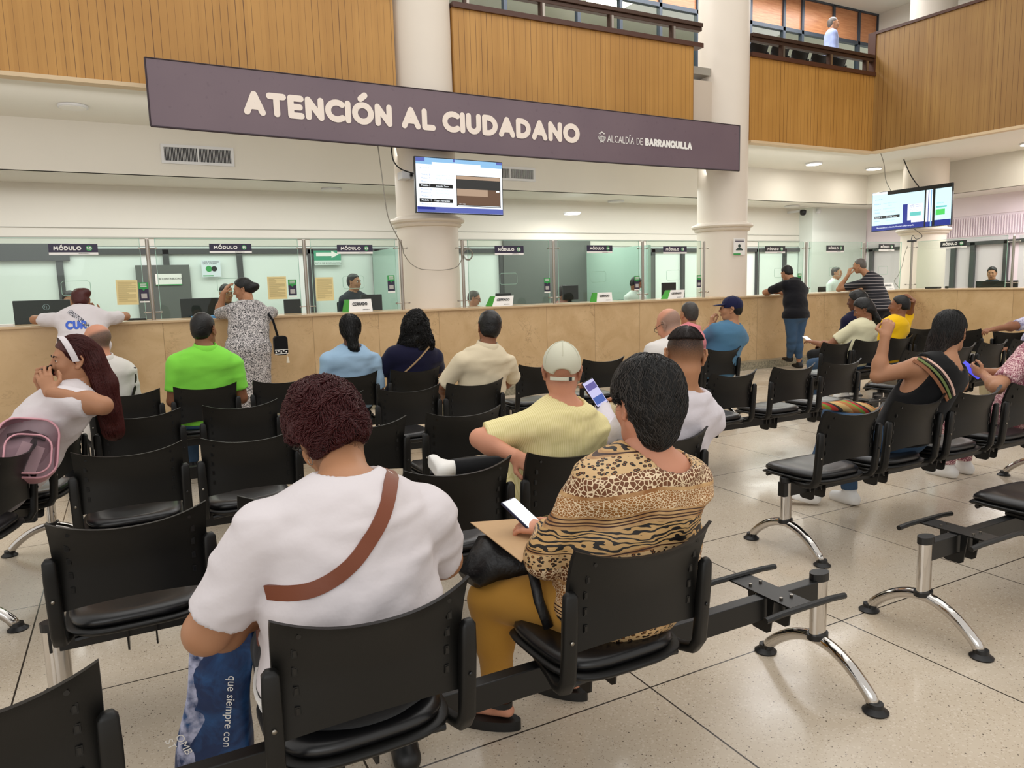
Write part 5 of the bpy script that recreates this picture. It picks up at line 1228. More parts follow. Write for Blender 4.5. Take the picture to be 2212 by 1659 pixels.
# 1 white tee woman, front row
P1 = person('person with dark red curly hair in a white t-shirt, seated in the front row', (.44, 1.76), 0, (.46, 1.97, 1.112), (8, -30, -12), sc=.97, hsc=1.08, wide=1.36, fat=1.5, armr=1.15, shw=.218, skin='tan', stub=('nape', '3A2418'), drop=.10, sroll=3,
    neck=(.02, .05, .995), belly=1.16, shirt=TEE, pants=DARKP, shoes=SHOE_K, hem=.55, noise=.0075, res=.0085, hres=.005, specs=True, neckr=.004, sleevelen=.82,
    arms={'L': ((-.335, .09, .685), (-.17, .33, .60), None), 'R': ((.31, .14, .72), (.12, .38, .62), None)}, legs={'L': ((-.13, .40, .47), (-.12, .36, .09), (-.2, 1, 0)), 'R': ((.2, .42, .47), (.22, .32, .09), (.2, 1, 0))},
    hair=dict(c='dkred', t=.026, amp=.0045, freq=70, nape=-.052, ec=1.35, line=.05, strands=[dict(n=8000, ln=.034, rad=.0012, helix=.0062, wf=5, segs=9, dir=curl, lift=.003), dict(n=260, ln=.03, rad=.0008, wave=.002, dir=down, c='brown', sel=lambda q: (q[:, 2] < -.03) & (q[:, 1] < 0), segs=5)]))
st = []; dr = []
for i in range(30):
    u = i/29; a = [(.125, 1.052), (.105, 1.026), (.075, .985), (.035, .932), (-.01, .884), (-.07, .84), (-.12, .818), (-.205, .802)]
    f_ = u*(len(a)-1); j = min(int(f_), len(a)-2); t_ = f_-j; st.append((a[j][0]*(1-t_)+a[j+1][0]*t_+.0, -.6, (a[j][1]*(1-t_)+a[j+1][1]*t_)+.0)); dr.append((0, 1, 0))
st = [(.135, .06, 1.4), (.132, -.02, 1.4)]+st; dr = [(0, 0, -1), (0, 0, -1)]+dr
t = thing('crossbody_bag', 'brown leather bag strap crossing the back of the white-shirted person', 'bag', (.44, 1.76, 0))
ribbon('strap', P1['shirt'], st, dr, .036, mat('brown_leather', '74391C', .45, bump=(120, .2, .001)), t, th=.003)
MB().box(-.2, .02, .23, .30, .50, .64).build('bag_body', MATS['brown_leather'], t, bevel=.02)
for z_ in (.535, .505):
    ribbon('trouser_stripe', P1['body'], [(-.6, y_*.01, z_) for y_ in range(-10, 14, 2)], [(1, 0, 0)]*12, .013, WHT, P1['root'], lift=.02)
for q in (-1, 1):
    mb = MB(); mb.tube([(P1['H']+P1['R']@(np.array([q*.077, -.002, -.034-.012+.012*math.cos(a)])*P1['hs']+np.array([0, .012*math.sin(a), 0]))) for a in [k*PI/8 for k in range(17)]], .0014, 6); mb.build('earring', SCR, P1['root'], smooth=True)

# 2 animal print woman
P2 = person('person with short black hair in an animal-print blouse and mustard trousers, seated', (1.27, 1.76), 0, (1.335, 1.70, 1.143), (-4, -8, 2), sc=.95, hsc=1.08, wide=1.32, fat=1.3, shw=.19, skin='pinkish', belly=1.3, drop=.085,
    neck=(.065, -.07, .985), shirt=LEO, sleeve='long', pants=MUST, hem=.45, noise=.008, res=.0085, hres=.005, neckr=.04, neckcut=(.012, -.012, -.012),
    arms={'L': ((-.235, .03, .70), (-.155, .17, .735), dict(f=(-.35, .9, -.05), n=(-.25, -.2, 1), curl=.35, spread=.4)), 'R': ((.27, .08, .72), (.06, .27, .70), None)},
    legs={'L': ((-.28, .33, .47), (-.255, .345, .10), (-.75, .8, 0)), 'R': ((.08, .40, .48), (.05, .385, .10), (-.55, .9, 0))},
    hair=dict(c='black', t=.024, amp=.0045, freq=38, nape=-.094, line=.055, an=(1, 1, .6), ec=1.1, extra=[('e', (0, -.056, -.07), (.058, .046, .055), None, .0)], strands=[dict(n=9000, ln=.055, rad=.0010, wave=.0045, wf=7, dir=crownd(.0, -.02, .13), segs=8, lift=.003), dict(n=900, ln=.06, rad=.0011, wave=.006, wf=8, dir=crownd(.0, -.02, .13), segs=7, c='salt', lift=.005, seed=9)]))
def sandals(info, legs):
    for k, (An, fd) in legs.items():
        An = np.array(An); fd = np.array(fd, float); fd /= np.linalg.norm(fd); sd = np.array([fd[1], -fd[0], 0]); mb = MB()
        pts = []
        for i in range(28):
            a = 2*PI*i/28; x = .046*math.sin(a)*(1+.12*math.cos(a)); y = .05+.128*math.cos(a); p = An*[1, 1, 0]+fd*y+sd*x; pts.append((p[0], p[1], 0))
        mb.prism(pts, (0, 0, .034))
        T = lambda x, y, z: tuple(An*[1, 1, 0]+fd*y+sd*x+np.array([0, 0, z]))
        def band(y0, z0, y1, z1, w, r):
            rows = []
            for i in range(13):
                a = PI*i/12; x = r*math.cos(a); z = z0+(z1-z0)*math.sin(a); y = y0+(y1-y0)*math.sin(a); rows.append([T(x, y-w/2, z), T(x*1.08, y-w/2, z+.003), T(x*1.08, y+w/2, z+.003), T(x, y+w/2, z)])
            mb.grid(rows)
        band(.10, .03, .10, .075, .03, .042); band(.135, .03, .14, .06, .025, .04)
        rows = []
        for i in range(17):
            a = 2*PI*i/16; rows.append([T(.040*math.cos(a), .01+.052*math.sin(a), .088+.012*math.sin(a)), T(.046*math.cos(a), .01+.058*math.sin(a), .088+.012*math.sin(a)), T(.046*math.cos(a), .01+.058*math.sin(a), .108+.012*math.sin(a)), T(.04*math.cos(a), .01+.052*math.sin(a), .108+.012*math.sin(a))])
        mb.grid(rows); mb.build('sandal', SHOE_K, info['root'], auto=40)
sandals(P2, {'L': ((-.255, .345, 0), (-.75, .8, 0)), 'R': ((.05, .385, 0), (-.55, .9, 0))})

# 3 cap man
pos = (1.62, 2.80)
P3 = person('person in a stone-coloured baseball cap and pale yellow ribbed t-shirt', pos, 0, (1.665, 2.71, 1.125), (-30, -2, 2), sc=.97, wide=1.22, fat=1.15, shw=.20, skin='pinkish', neck=(.055, -.09, .955), shirt=YELT, pants=DARKP, shoes=SHOE_W, hem=.5, res=.0095, hres=.0055, noise=.006, neckr=.008, sleevelen=.85,
    arms={'L': ((-.33, -.02, .86), (-.24, -.16, .80), dict(f=(.7, -.5, -.5), n=(-.3, -.9, .3), curl=.5)), 'R': ((.30, .06, .72), (.12, .30, .62), None)},
    legs={'L': ((-.10, .46, .47), (-.10, .42, .09), (0, 1, 0)), 'R': ((.16, .46, .58), (-.24, .52, .60), (0, 1, .1))}, stub=('shadow', '4A3428'), cap=dict(m=CAPM, hole=True))
# 4 white sweatshirt
P4 = person('person with a brown fade haircut in a white sweatshirt, seated right of the stone cap', (2.24, 2.80), 0, (2.325, 2.67, 1.15), (-28, -8, 3), sc=1.0, hsc=1.12, nkr=.064, wide=1.36, fat=1.25, shw=.235, skin='tan', neck=(.115, -.10, .955), shirt=SWEAT, sleeve='long', pants=DARKP, shoes=SHOE_K, hem=.47, res=.0095, hres=.0055, noise=.006, neckr=.006,
    arms={'L': ((-.19, .08, .74), (-.12, .27, .90), dict(f=(-.3, .55, .8), n=(.8, -.3, .3), curl=.5)), 'R': ((.36, .05, .76), (.16, .30, .66), None)},
    stub=('fade', '23150E'), hair=dict(c='brown', t=.005, amp=.0015, freq=60, nape=.072, line=.05, strands=[dict(n=5000, ln=.02, rad=.0008, dir=crownd(0, -.05, .12), segs=4, lift=.001)]))
# phone helper
def phone(label, loc, rot_, sc_m, w=.072, h=.15, case=None):
    t = thing('smartphone', label, 'phone', loc); t.rotation_euler = rot_
    MB().box(-w/2, w/2, 0, .009, -h/2, h/2).build('phone_body', case or BLACK, t, bevel=.003); MB().quad((-w*.46, -.0006, -h*.47), (w*.46, -.0006, -h*.47), (w*.46, -.0006, h*.47), (-w*.46, -.0006, h*.47)).build('screen', sc_m, t)
    return t
E_LV = m_emit('phone_lavender', 'CFCBF2', .9); E_VB = m_emit('phone_violet_blue', '5A5AF0', .9)
t = phone('black smartphone with a lavender screen held between the cap man and the sweatshirt man', (2.07, 3.05, .955), (math.radians(-28), math.radians(-22), 0), E_LV)
MB().quad((-.028, -.001, .02), (.03, -.001, .02), (.03, -.001, .055), (-.028, -.001, .055)).build('screen_picture', m_emit('phone_pic', '6A62A8', .8), t); MB().quad((-.03, -.001, -.06), (.03, -.001, -.06), (.03, -.001, -.02), (-.03, -.001, -.02)).build('screen_picture', m_emit('phone_pic2', '4A68B8', .8), t)

# 5 headband woman
pos = (-.70, 4.42); rz = 80; L_ = lambda *p: tuple(wl(pos, rz, p))
P5 = person('person with long dark red hair and white headband, sitting sideways at the left', pos, rz, (-.275, 4.50, 1.175), (24, -2, 0), sc=1.0, wide=1.3, fat=1.3, shw=.19, skin='olive', neck=L_(-.265, 4.50, 1.02), shirt=TEE, pants=cloth('grey_trousers', '9A98A0'), shoes=SHOE_W, hem=.5, res=.011, hres=.005, facial=True, noise=.006, belly=1.15, handres=.005,
    arms={'L': (L_(-.15, 4.17, .965), L_(-.375, 4.28, 1.04), dict(f=tuple(L_(-.405, 4.33, 1.14)-np.array(L_(-.375, 4.28, 1.04))), n=tuple(np.array(L_(-.5, 3.4, 1.04))-np.array(L_(-.375, 4.28, 1.04))), curl=.35, spread=.35)), 'R': (L_(-.36, 4.72, .88), L_(-.43, 4.55, 1.03), dict(f=tuple(np.array(L_(-.46, 4.50, 1.14))-np.array(L_(-.43, 4.55, 1.03))), n=(0, 1, .2), curl=.75))},
    hair=dict(c='auburn', t=.014, amp=.0012, freq=30, nape=-.07, line=.058, extra=[('c', (0, -.085, .02), (0, -.125, -.14), .06, .06, .03), ('c', (.0, -.125, -.14), (-.01, -.14, -.40), .065, .055, .03), ('c', (-.05, -.08, -.02), (-.05, -.115, -.3), .035, .03, .03)],
        strands=[dict(n=3000, ln=.22, rad=.0018, wave=.0008, dir=lambda p: np.stack([p[:, 0]*.4, -.45-p[:, 1]*.2, -.3-2.2*(p[:, 2] < .06)], 1), segs=8, sel=lambda q: q[:, 1] < .05, lift=.0015)]))
H5, R5 = P5['H'], P5['R']; mb = MB(); rows = []
for i in range(25):
    a = PI*(i/24)*1.16-PI*.08; ring = []
    for w_ in (-.016, -.012, .012, .016):
        r = 1.0 if abs(w_) < .014 else .96
        ring.append(tuple(H5+R5@np.array([.0935*r*math.cos(a), .012+w_+.03*math.sin(a), .028+.108*r*math.sin(a)])))
    rows.append(ring)
mb.grid(rows).build('headband', TEE, P5['root'], smooth=True)
phone('black smartphone held at the mouth of the person with the headband', (-.385, 4.44, 1.13), (0, math.radians(80), math.radians(60)), BLACK, w=.06, h=.10)
# clear pink backpack
t = thing('backpack', 'transparent backpack with pink trim on the lap of the person with the headband', 'backpack', (-.50, 4.10, .66), math.radians(20)); t.rotation_euler = (math.radians(-24), math.radians(12), math.radians(10)); t.scale = (.8, .8, .8)
def rr(w, h, r, y, n=6):
    out = []
    for cx, cz, a0 in ((w-r, h-r, 0), (-w+r, h-r, 90), (-w+r, r, 180), (w-r, r, 270)):
        for k in range(n+1): a = math.radians(a0+90*k/n); out.append((cx+r*math.cos(a), y, cz+r*math.sin(a)))
    return out+[out[0]]
PKT = mat('pink_trim', 'D49AA4', .45); PKF = mat('pink_fabric', 'D09AA6', .6)
MB().prism(rr(.155, .36, .1, 0)[:-1], (0, .004, 0)).build('clear_front', m_glass('clear_vinyl', 'F6F0F2', .1), t)
rows = [rr(.16, .37, .1, 0), rr(.17, .38, .1, .05), rr(.16, .37, .1, .16)]; MB().grid(rows).build('bag_side', PKF, t, smooth=True); MB().prism(rr(.16, .37, .1, .16)[:-1], (0, .004, 0)).build('bag_back', mat('pale_lining', 'E4DCDC', .6), t)
MB().tube(rr(.158, .37, .1, 0), .007, 6, caps=False).tube([(x, y, z+.02) for x, y, z in rr(.12, .24, .08, -.03)], .006, 6, caps=False).build('trim_piping', PKT, t, smooth=True)
MB().prism([(x, y, z+.02) for x, y, z in rr(.118, .238, .08, -.03)[:-1]], (0, .002, 0)).build('front_pocket', MATS['clear_vinyl'], t)
MB().prism([(-.09, .012, .04), (.05, .012, .03), (.09, .012, .19), (-.03, .012, .23)], (0, .004, 0)).build('papers_inside', PAPER, t); MB().tube([(-.1, .08, .27), (0, .08, .30), (.1, .08, .27)], .02, 8).build('dark_contents', mat('dark_contents', '4A3038', .5), t); MB().tube([(-.03, .1, .37), (-.02, .1, .42), (.02, .1, .42), (.03, .1, .37)], .008, 6).build('grab_handle', PKF, t)

# 6 balding man left
P6 = person('balding person in a white polo shirt, behind the person with the headband', (-.22, 6.22), 25, (-.215, 6.15, 1.19), (26, -2, 0), sc=1.02, wide=1.15, fat=1.15, skin='pinkish', shirt=WPOLO, collar=True, pants=DARKP, shoes=SHOE_K, res=.014, facial=True, stub=('bald', '4A443E'))
st = [(x, -.5, z) for x, z in ((.19, .98), (.2, .9), (.2, .82), (.17, .76), (.11, .7))]; 
t = thing('shoulder_strap', 'thin black strap over the back of the balding person at the left', 'strap', (-.22, 6.22, 0), math.radians(25)); ribbon('strap', P6['shirt'], st, [(0, 1, 0)]*5, .02, BLACK, t)
# 7 leaning woman in white
pos = (-.42, 8.62)
P7 = person('person in a white printed t-shirt leaning both elbows on the counter', pos, 0, (-.425, 8.93, 1.475), (5, -20, 0), sc=1.0, wide=1.3, fat=1.2, shw=.21, stand=True, base=.13, skin='olive', neck=(0, .22, 1.235), shirt=TEE, pants=DENIM, shoes=SHOE_K, hem=.82, res=.015, noise=.006,
    arms={'L': ((-.44, .42, 1.17), (-.12, .56, 1.15), None), 'R': ((.40, .42, 1.17), (.12, .52, 1.19), dict(f=(-.4, .2, .9), n=(0, 1, 0), curl=.5))},
    hair=dict(c='auburn', t=.014, amp=.002, nape=-.06, extra=[('e', (.055, -.06, .075), (.05, .05, .045), None, .01)]))
st = [(x, -.4, z) for x, z in ((-.10, 1.25), (-.05, 1.2), (.0, 1.15), (.05, 1.1), (.1, 1.04), (.13, 1.0))]
t = thing('shoulder_strap', 'grey checked strap crossing the back of the leaning person in white', 'strap', (pos[0], pos[1], .13)); ribbon('strap', P7['shirt'], st, [(0, 1, 0)]*6, .045, m_print('checked_strap', '3A3A42', 'C9C6CC', 90, .5, 0), t, lift=.008)
mb = MB(); lettering(mb, 'CUR', (-.14, 0, 1.07), (1, 0, 0), (0, 0, 1), .085, .26, .16, width=.18)
mb.v = [tuple((lambda p: p if p is not None else np.array([v[0], 0, v[2]]))(march(P7['shirt'], (v[0], -.4, v[2]), (0, 1, 0)))-np.array([0, .004, 0])) for v in mb.v]; mb.build('shirt_print', mat('blue_print', '3A62C8', .6), P7['root'])
# 8 lime polo
P8 = person('person with short black hair in a bright lime green polo shirt', (.48, 6.2), 0, (.515, 6.13, 1.235), (-32, 0, 0), sc=1.05, wide=1.28, fat=1.1, shw=.205, skin='brown', neck=(.03, -.10, 1.065), shirt=LIME, collar=True, pants=DENIM, shoes=SHOE_K, res=.013, hem=.5, hair=dict(c='black', t=.009, amp=.0012, nape=-.065, line=.05))
# 9 patterned dress
pos = (1.17, 8.62)
P9 = person('person in a long patterned dress leaning on the counter, hand on head', pos, 0, (1.205, 8.93, 1.555), (72, -14, -4), sc=1.02, wide=1.3, fat=1.3, shw=.19, stand=True, skin='olive', facial=True, neck=(.07, .16, 1.38), shirt=DRESSP, sleeve='half', hem=.22, dress=[('c', (0, 0, .85), (-.03, .02, .25), .20, .15, .05), ('c', (.04, 0, .85), (.08, .02, .25), .19, .14, .05)], shoes=SHOE_K, res=.015, noise=.005, neckr=.018,
    arms={'L': ((-.23, .50, 1.285), (-.17, .42, 1.52), dict(f=(.5, -.1, .8), n=(-.9, -.2, .3), curl=.4)), 'R': ((.36, .42, 1.28), (.12, .62, 1.27), None)},
    hair=dict(c='black', t=.016, amp=.002, nape=-.06, extra=[('e', (0, -.12, .0), (.055, .065, .05), None, .02)]))
t = thing('shoulder_bag', 'black fabric bag with white pattern and tassel hanging at the side of the patterned dress', 'bag', (1.52, 8.60, .80)); 
MB().prism(rr(.075, .22, .04, -.05)[:-1], (0, .1, 0)).build('bag_body', TANK, t, bevel=.01); b = MB(); [b.box(-.07+i*.028, -.055+i*.028, -.054, -.05, .03+.012*(i % 2), .045+.012*(i % 2)) for i in range(5)]; b.box(-.075, .075, -.053, -.05, .06, .066).box(-.075, .075, -.053, -.05, .015, .021).build('white_pattern', WHT, t)
MB().tube([(.05, -.04, .04), (.06, -.05, -.02)], .003, 5).tube([(.06, -.05, -.02), (.062, -.05, -.09)], [.008, .02], 8).build('tassel', mat('cream_tassel', 'D8CDB8', .8), t); MB().tube([(-.02, 0, .2), (-.07, -.03, .40), (-.13, .10, .53), (-.16, .2, .57)], .014, 6).build('strap', TANK, t, smooth=True)
# 10 light blue
P10 = person('person with a dark wavy ponytail in a light blue t-shirt, seated below module 12', (1.62, 6.2), 0, (1.665, 6.12, 1.175), (-15, 4, 0), sc=1.0, wide=1.22, fat=1.2, shw=.20, skin='dark', neck=(.04, -.11, 1.0), shirt=SKY, pants=DARKP, shoes=SHOE_K, res=.013, hem=.5, noise=.006, sleevelen=.9,
    hair=dict(c='black', t=.018, amp=.0025, freq=40, nape=-.06, extra=[('c', (0, -.09, .0), (.02, -.115, -.13), .05, .04, .03), ('c', (.02, -.115, -.13), (.07, -.10, -.21), .035, .012, .02), ('c', (.0, -.115, -.13), (-.03, -.105, -.19), .03, .01, .02)], strands=[dict(n=700, ln=.07, rad=.0018, wave=.004, dir=down, segs=6)]))
# 11 curly navy
P11 = person('person with a large mass of black curly hair in a navy top', (2.18, 6.2), 0, (2.25, 6.12, 1.165), (-20, -4, 4), sc=1.0, wide=1.28, fat=1.25, shw=.205, skin='dark', neck=(.06, -.1, 1.0), shirt=NAVYT, pants=DARKP, shoes=SHOE_K, res=.013, hem=.5,
    arms={'L': ((-.30, .02, .72), (-.2, .3, .62), None), 'R': ((.33, .05, .74), (.16, .3, .62), None)},
    hair=dict(c='black', t=.035, amp=.009, freq=42, nape=-.12, k=.05, cover=True, extra=[('e', (0, -.06, -.06), (.125, .085, .15), None, 0), ('e', (-.04, -.05, -.16), (.11, .06, .09), None, .04), ('e', (.05, -.05, -.13), (.12, .06, .10), None, .04)], strands=[dict(n=3600, ln=.05, rad=.0018, helix=.007, wf=5, segs=8, dir=curl, lift=.004)]))
t = thing('shoulder_strap', 'thin tan strap crossing the back of the curly-haired person', 'strap', (2.18, 6.2, 0)); st = [(.14-.28*i/9, -.5, 1.0-.26*i/9) for i in range(10)]; ribbon('strap', lambda P: np.minimum(P11['shirt'](P), P11['hairf'](P)), st, [(0, 1, 0)]*10, .014, mat('tan_strap', 'A98B66', .5), t)
# 12 cream
P12 = person('person with short black hair in a cream shirt, seated right of the curly-haired person', (2.33, 5.04), 0, (2.42, 4.98, 1.195), (-12, 0, 6), sc=1.0, wide=1.12, fat=1.05, shw=.20, skin='brown', neck=(.05, -.09, 1.03), shirt=CREAM, sleeve='half', collar=True, pants=KHAKI, shoes=SHOE_W, res=.012, hem=.5, noise=.007,
    arms={'L': ((-.27, .02, .78), (-.15, .3, .64), None), 'R': ((.33, .02, .78), (.22, .3, .64), None)}, hair=dict(c='black', t=.016, amp=.002, nape=-.068, line=.05))
# 13 bald glasses
P13 = person('bald person with dark-framed glasses in a white shirt, head bowed', (3.40, 4.28), 0, (3.545, 4.24, 1.185), (14, -28, 0), sc=1.0, wide=1.15, fat=1.1, skin='pinkish', facial=True, specs=True, neck=(.15, -.1, 1.04), shirt=WPOLO, collar=True, pants=KHAKI, shoes=SHOE_K, res=.012, hem=.5, sleeve='half', stub=('bald', '8A7264'))
t = thing('shoulder_strap', 'black strap over the right shoulder of the bald person', 'strap', (3.40, 4.28, 0)); st = [(.22+.03*i/6, -.5, 1.02-.2*i/6) for i in range(7)]; ribbon('strap', P13['shirt'], st, [(0, 1, 0)]*7, .025, BLACK, t)
# 14 pink
P14 = person('person with thinning grey-black hair in a pink shirt, seated left of the navy cap', (4.87, 5.77), 0, (5.02, 5.70, 1.175), (-6, 0, 0), sc=1.0, wide=1.12, fat=1.05, skin='tan', neck=(.15, -.1, 1.02), shirt=PINK, collar=True, pants=DARKP, shoes=SHOE_K, res=.014, hem=.5, hair=dict(c='salt', t=.007, amp=.0012, nape=-.06))
# 15 navy cap
pos = (5.42, 5.77)
P15 = person('person in a navy baseball cap and steel blue t-shirt, chin on hand', pos, 0, (5.55, 5.66, 1.205), (46, 2, 0), sc=1.02, wide=1.28, fat=1.25, shw=.20, skin='tan', facial=True, specs=True, neck=(.14, -.12, 1.03), shirt=BLUET, sleevelen=.9, pants=DARKP, shoes=SHOE_K, res=.013, hem=.5,
    arms={'L': ((-.15, .18, .80), (.045, .085, 1.04), dict(f=(.1, -.1, 1), n=(-1, .3, 0), curl=.9)), 'R': ((.34, .05, .78), (.1, .3, .7), None)}, hair=dict(c='black', t=.008, amp=.001, nape=-.055), cap=dict(m=CAPN))
# 16 black polo
pos = (9.78, 8.5)
P16 = person('person in a black polo shirt and blue jeans leaning on the counter', pos, 0, (9.93, 8.84, 1.60), (0, -22, 0), sc=1.02, wide=1.3, fat=1.25, shw=.215, stand=True, skin='olive', neck=(.15, .18, 1.44), shirt=KPOLO, collar=True, pants=DENIM, shoes=SHOE_K, hem=.86, res=.016,
    arms={'L': ((-.05, .62, 1.285), (.27, .72, 1.28), None), 'R': ((.42, .42, 1.22), (.35, .70, 1.28), None)}, legs={'L': ((-.02, .06, .50), (.1, .20, .19), (0, 1, 0)), 'R': ((.12, .05, .50), (.22, .1, .09), (.1, 1, 0))}, hair=dict(c='black', t=.009, amp=.001, nape=-.06))
# 17 striped
pos = (11.95, 8.5)
P17 = person('person with grey hair in a dark striped polo leaning on the counter', pos, 0, (11.80, 8.86, 1.70), (24, -10, 0), sc=1.06, wide=1.2, fat=1.15, shw=.20, stand=True, skin='tan', facial=True, neck=(-.05, .22, 1.51), shirt=STR, collar=True, pants=DARKP, shoes=SHOE_K, hem=.9, res=.017,
    arms={'L': ((-.38, .60, 1.29), (-.32, .45, 1.55), dict(f=(.2, -.1, 1), n=(-1, 0, .2), curl=.7)), 'R': ((.25, .55, 1.25), (-.05, .72, 1.28), None)}, hair=dict(c='grey', t=.006, amp=.001, nape=-.06))
# far right group
bench('black beam bench mostly hidden behind the person in pale cream at the far right', 6.25, [8.1, 8.65], 7.85, 8.95, [7.9, 8.9])
P18 = person('person in a navy top with black curly hair, behind the pale cream blouse', (8.1, 6.22), 0, (8.12, 6.12, 1.195), (20, -5, 0), wide=1.2, fat=1.1, skin='dark', shirt=NAVYT, pants=DARKP, shoes=SHOE_K, res=.018, hair=dict(c='black', t=.03, amp=.006, freq=50, nape=-.06))
pos = (7.24, 5.52)
P19 = person('person in a pale cream blouse looking down at a white phone, at the far right', pos, 0, (7.36, 5.46, 1.13), (42, -24, 0), sc=.95, wide=1.15, fat=1.1, skin='brown', facial=True, neck=(.13, -.09, .985), shirt=PALE, pants=DENIM, shoes=SHOE_W, res=.015, hem=.5,
    arms={'L': ((-.24, .10, .74), (-.20, .33, .76), dict(f=(0, 1, .2), n=(0, -.2, 1), curl=.5))}, hair=dict(c='black', t=.026, amp=.004, freq=45, nape=-.07, extra=[('c', (0, -.08, 0), (.03, -.10, -.18), .05, .04, .03)]))
phone('white smartphone in the hand of the person in the pale cream blouse', (7.05, 5.93, .79), (math.radians(-60), 0, 0), E_W, case=WHT)
pos = (7.82, 5.52)
P20 = person('person in a bright yellow t-shirt with one hand on the head, at the far right', pos, 0, (7.97, 5.44, 1.15), (30, 0, 0), wide=1.1, fat=1.05, skin='brown', facial=True, neck=(.13, -.08, .99), shirt=YTEE, sleevelen=1.0, pants=DENIM, shoes=SHOE_W, res=.014, hem=.5,
    arms={'R': ((.44, .0, 1.04), (.30, -.15, 1.21), dict(f=(-.75, .05, .55), n=(.3, -.8, .7), curl=.35, spread=.4))}, hair=dict(c='black', t=.010, amp=.001, nape=-.04))
# 21 tank top
pos = (4.06, 2.74); L_ = lambda *p: tuple(wl(pos, 0, p))
P21 = person('person with long dark hair in a black tank top, one arm raised', pos, 0, (4.29, 2.60, 1.16), (-78, 0, 0), sc=.98, syaw=-16, wide=1.08, fat=1.05, shw=.185, skin='olive', neck=L_(4.20, 2.56, .995), shirt=TANK, sleeve='none', vest=True, neckr=.012, neckcut=(0, -.01, -.03), pants=DENIM, shoes=SHOE_W, res=.0095, hres=.0055, hem=.5, handres=.0055,
    arms={'L': (L_(3.90, 2.78, .915), L_(3.955, 2.78, 1.15), dict(f=(.45, .1, .85), n=(-.8, -.6, .1), curl=.95, flip=-1, thumb=1.1)), 'R': ((.46, .08, .72), (.1, .3, .62), None)},
    legs={'L': ((.0, .46, .60), (-.12, .52, .10), (-.6, .6, 0)), 'R': ((.12, .46, .50), (.10, .40, .09), (.1, 1, 0))},
    hair=dict(c='black', t=.016, amp=.0022, freq=36, nape=-.07, line=.05, extra=[('c', (-.01, -.09, .0), (-.035, -.115, -.13), .05, .05, .03), ('c', (-.035, -.115, -.13), (-.02, -.10, -.25), .045, .02, .03), ('c', (-.05, -.09, -.02), (-.08, -.09, -.12), .03, .018, .03)],
        strands=[dict(n=3600, ln=.10, rad=.0013, wave=.004, wf=7, dir=down, segs=8, lift=.002), dict(n=900, ln=.10, rad=.0013, wave=.005, wf=7, dir=down, segs=8, lift=.004, c='brown', seed=5, sel=lambda q: q[:, 2] < .02)]))
st = []; dr = []
for i in range(14): u = i/13; st.append((-.02+.16*u+.04*u*u, -.6, 1.02-.25*u)); dr.append((0, 1, 0))
st = [(-.105+.19*(i/15)**1.1, -.6, 1.06-.27*i/15) for i in range(16)]; dr = [(0, 1, 0)]*16
t = thing('woven_bag', 'woven multicolour bag with striped strap, carried by the person in the tank top', 'bag', (pos[0], pos[1], 0))
def m_multi():
    k = NT('woven_stripes', .8); x, y, z = k.xyz(); f = k.math('FRACT', k.math('ADD', k.math('ADD', k.math('MULTIPLY', z, 7), k.math('MULTIPLY', x, 9.)), 20)); c = k.mix(k.math('LESS_THAN', f, .3), 'B4713E', 'C9A76A')
    c = k.mix(k.math('GREATER_THAN', f, .55), c, '7A9A3A'); c = k.mix(k.math('GREATER_THAN', f, .7), c, 'B0342A'); c = k.mix(k.math('GREATER_THAN', f, .88), c, '2A2A28'); k.color(c); return k.m
MULT = m_multi()
for dx, w_, m_ in ((-.012, .018, mat('strap_brown', '8A5A3C', .8)), (.008, .014, mat('strap_olive', '6B7A46', .8)), (.022, .008, mat('strap_dark', '2A221E', .8)), (.034, .012, mat('strap_pink', 'D9B4A6', .8))):
    ribbon('strap', lambda P: prims(P, P21['torso'], .017), [(x+dx*.9, y, z+dx*.6) for x, y, z in st], dr, w_, m_, t)
MB().tube([(-.12, .46, .68), (-.03, .36, .68), (.06, .28, .66), (.14, .2, .62)], [.03, .055, .06, .03], 14, sx=.7).build('bag_body', MULT, t, smooth=True)
# 22, 23
pos = (5.42, 2.78)
P22 = person('person in a pink patterned blouse holding a phone at the right edge', pos, 0, (5.5, 2.7, 1.19), (10, -20, 0), sc=.97, wide=1.15, fat=1.15, skin='olive', neck=(.1, -.08, 1.0), shirt=PKP, sleevelen=.8, pants=PKP, shoes=SHOE_W, res=.012, hem=.5, handres=.006,
    arms={'L': ((-.50, -.12, .77), (-.33, .06, .82), dict(f=(.1, .8, .3), n=(-.8, -.3, -.3), curl=.55)), 'R': ((.20, .15, .76), (-.14, .26, .82), dict(f=(-.8, .1, .1), n=(0, -.3, 1), curl=.45))}, hair=dict(c='brown', t=.02, amp=.002))
phone('smartphone with a violet-blue screen held at the right edge of the photo', (5.10, 2.93, .845), (math.radians(-42), math.radians(-30), 0), E_VB)
pos = (8.88, 4.46)
P23 = person('person in a lilac patterned blouse, one arm along the seat backs', pos, 0, (9.15, 4.4, 1.18), (0, 0, 0), wide=1.2, fat=1.2, skin='brown', neck=(.2, -.08, 1.02), shirt=LIL, sleevelen=1.0, pants=KHAKI, shoes=SHOE_W, res=.015, hem=.5, arms={'L': ((-.33, .0, .93), (-.55, .1, .90), None)}, hair=dict(c='grey', t=.01))
bench('black beam bench seat under the person in the lilac blouse', 4.48, [8.88, 9.43], 8.65, 9.7, [8.7, 9.65])
# 24 upstairs
P24 = person('person in a light blue shirt walking along the upper gallery', (13.5, 11.0), -128, (13.56, 11.0, 6.76), (0, 0, 0), stand=True, base=5.07, sc=1.04, wide=1.1, fat=1.1, skin='tan', facial=True, shirt=BLSH, sleeve='long', pants=DARKP, shoes=SHOE_K, res=.018, hair=dict(c='grey', t=.006, amp=.001))
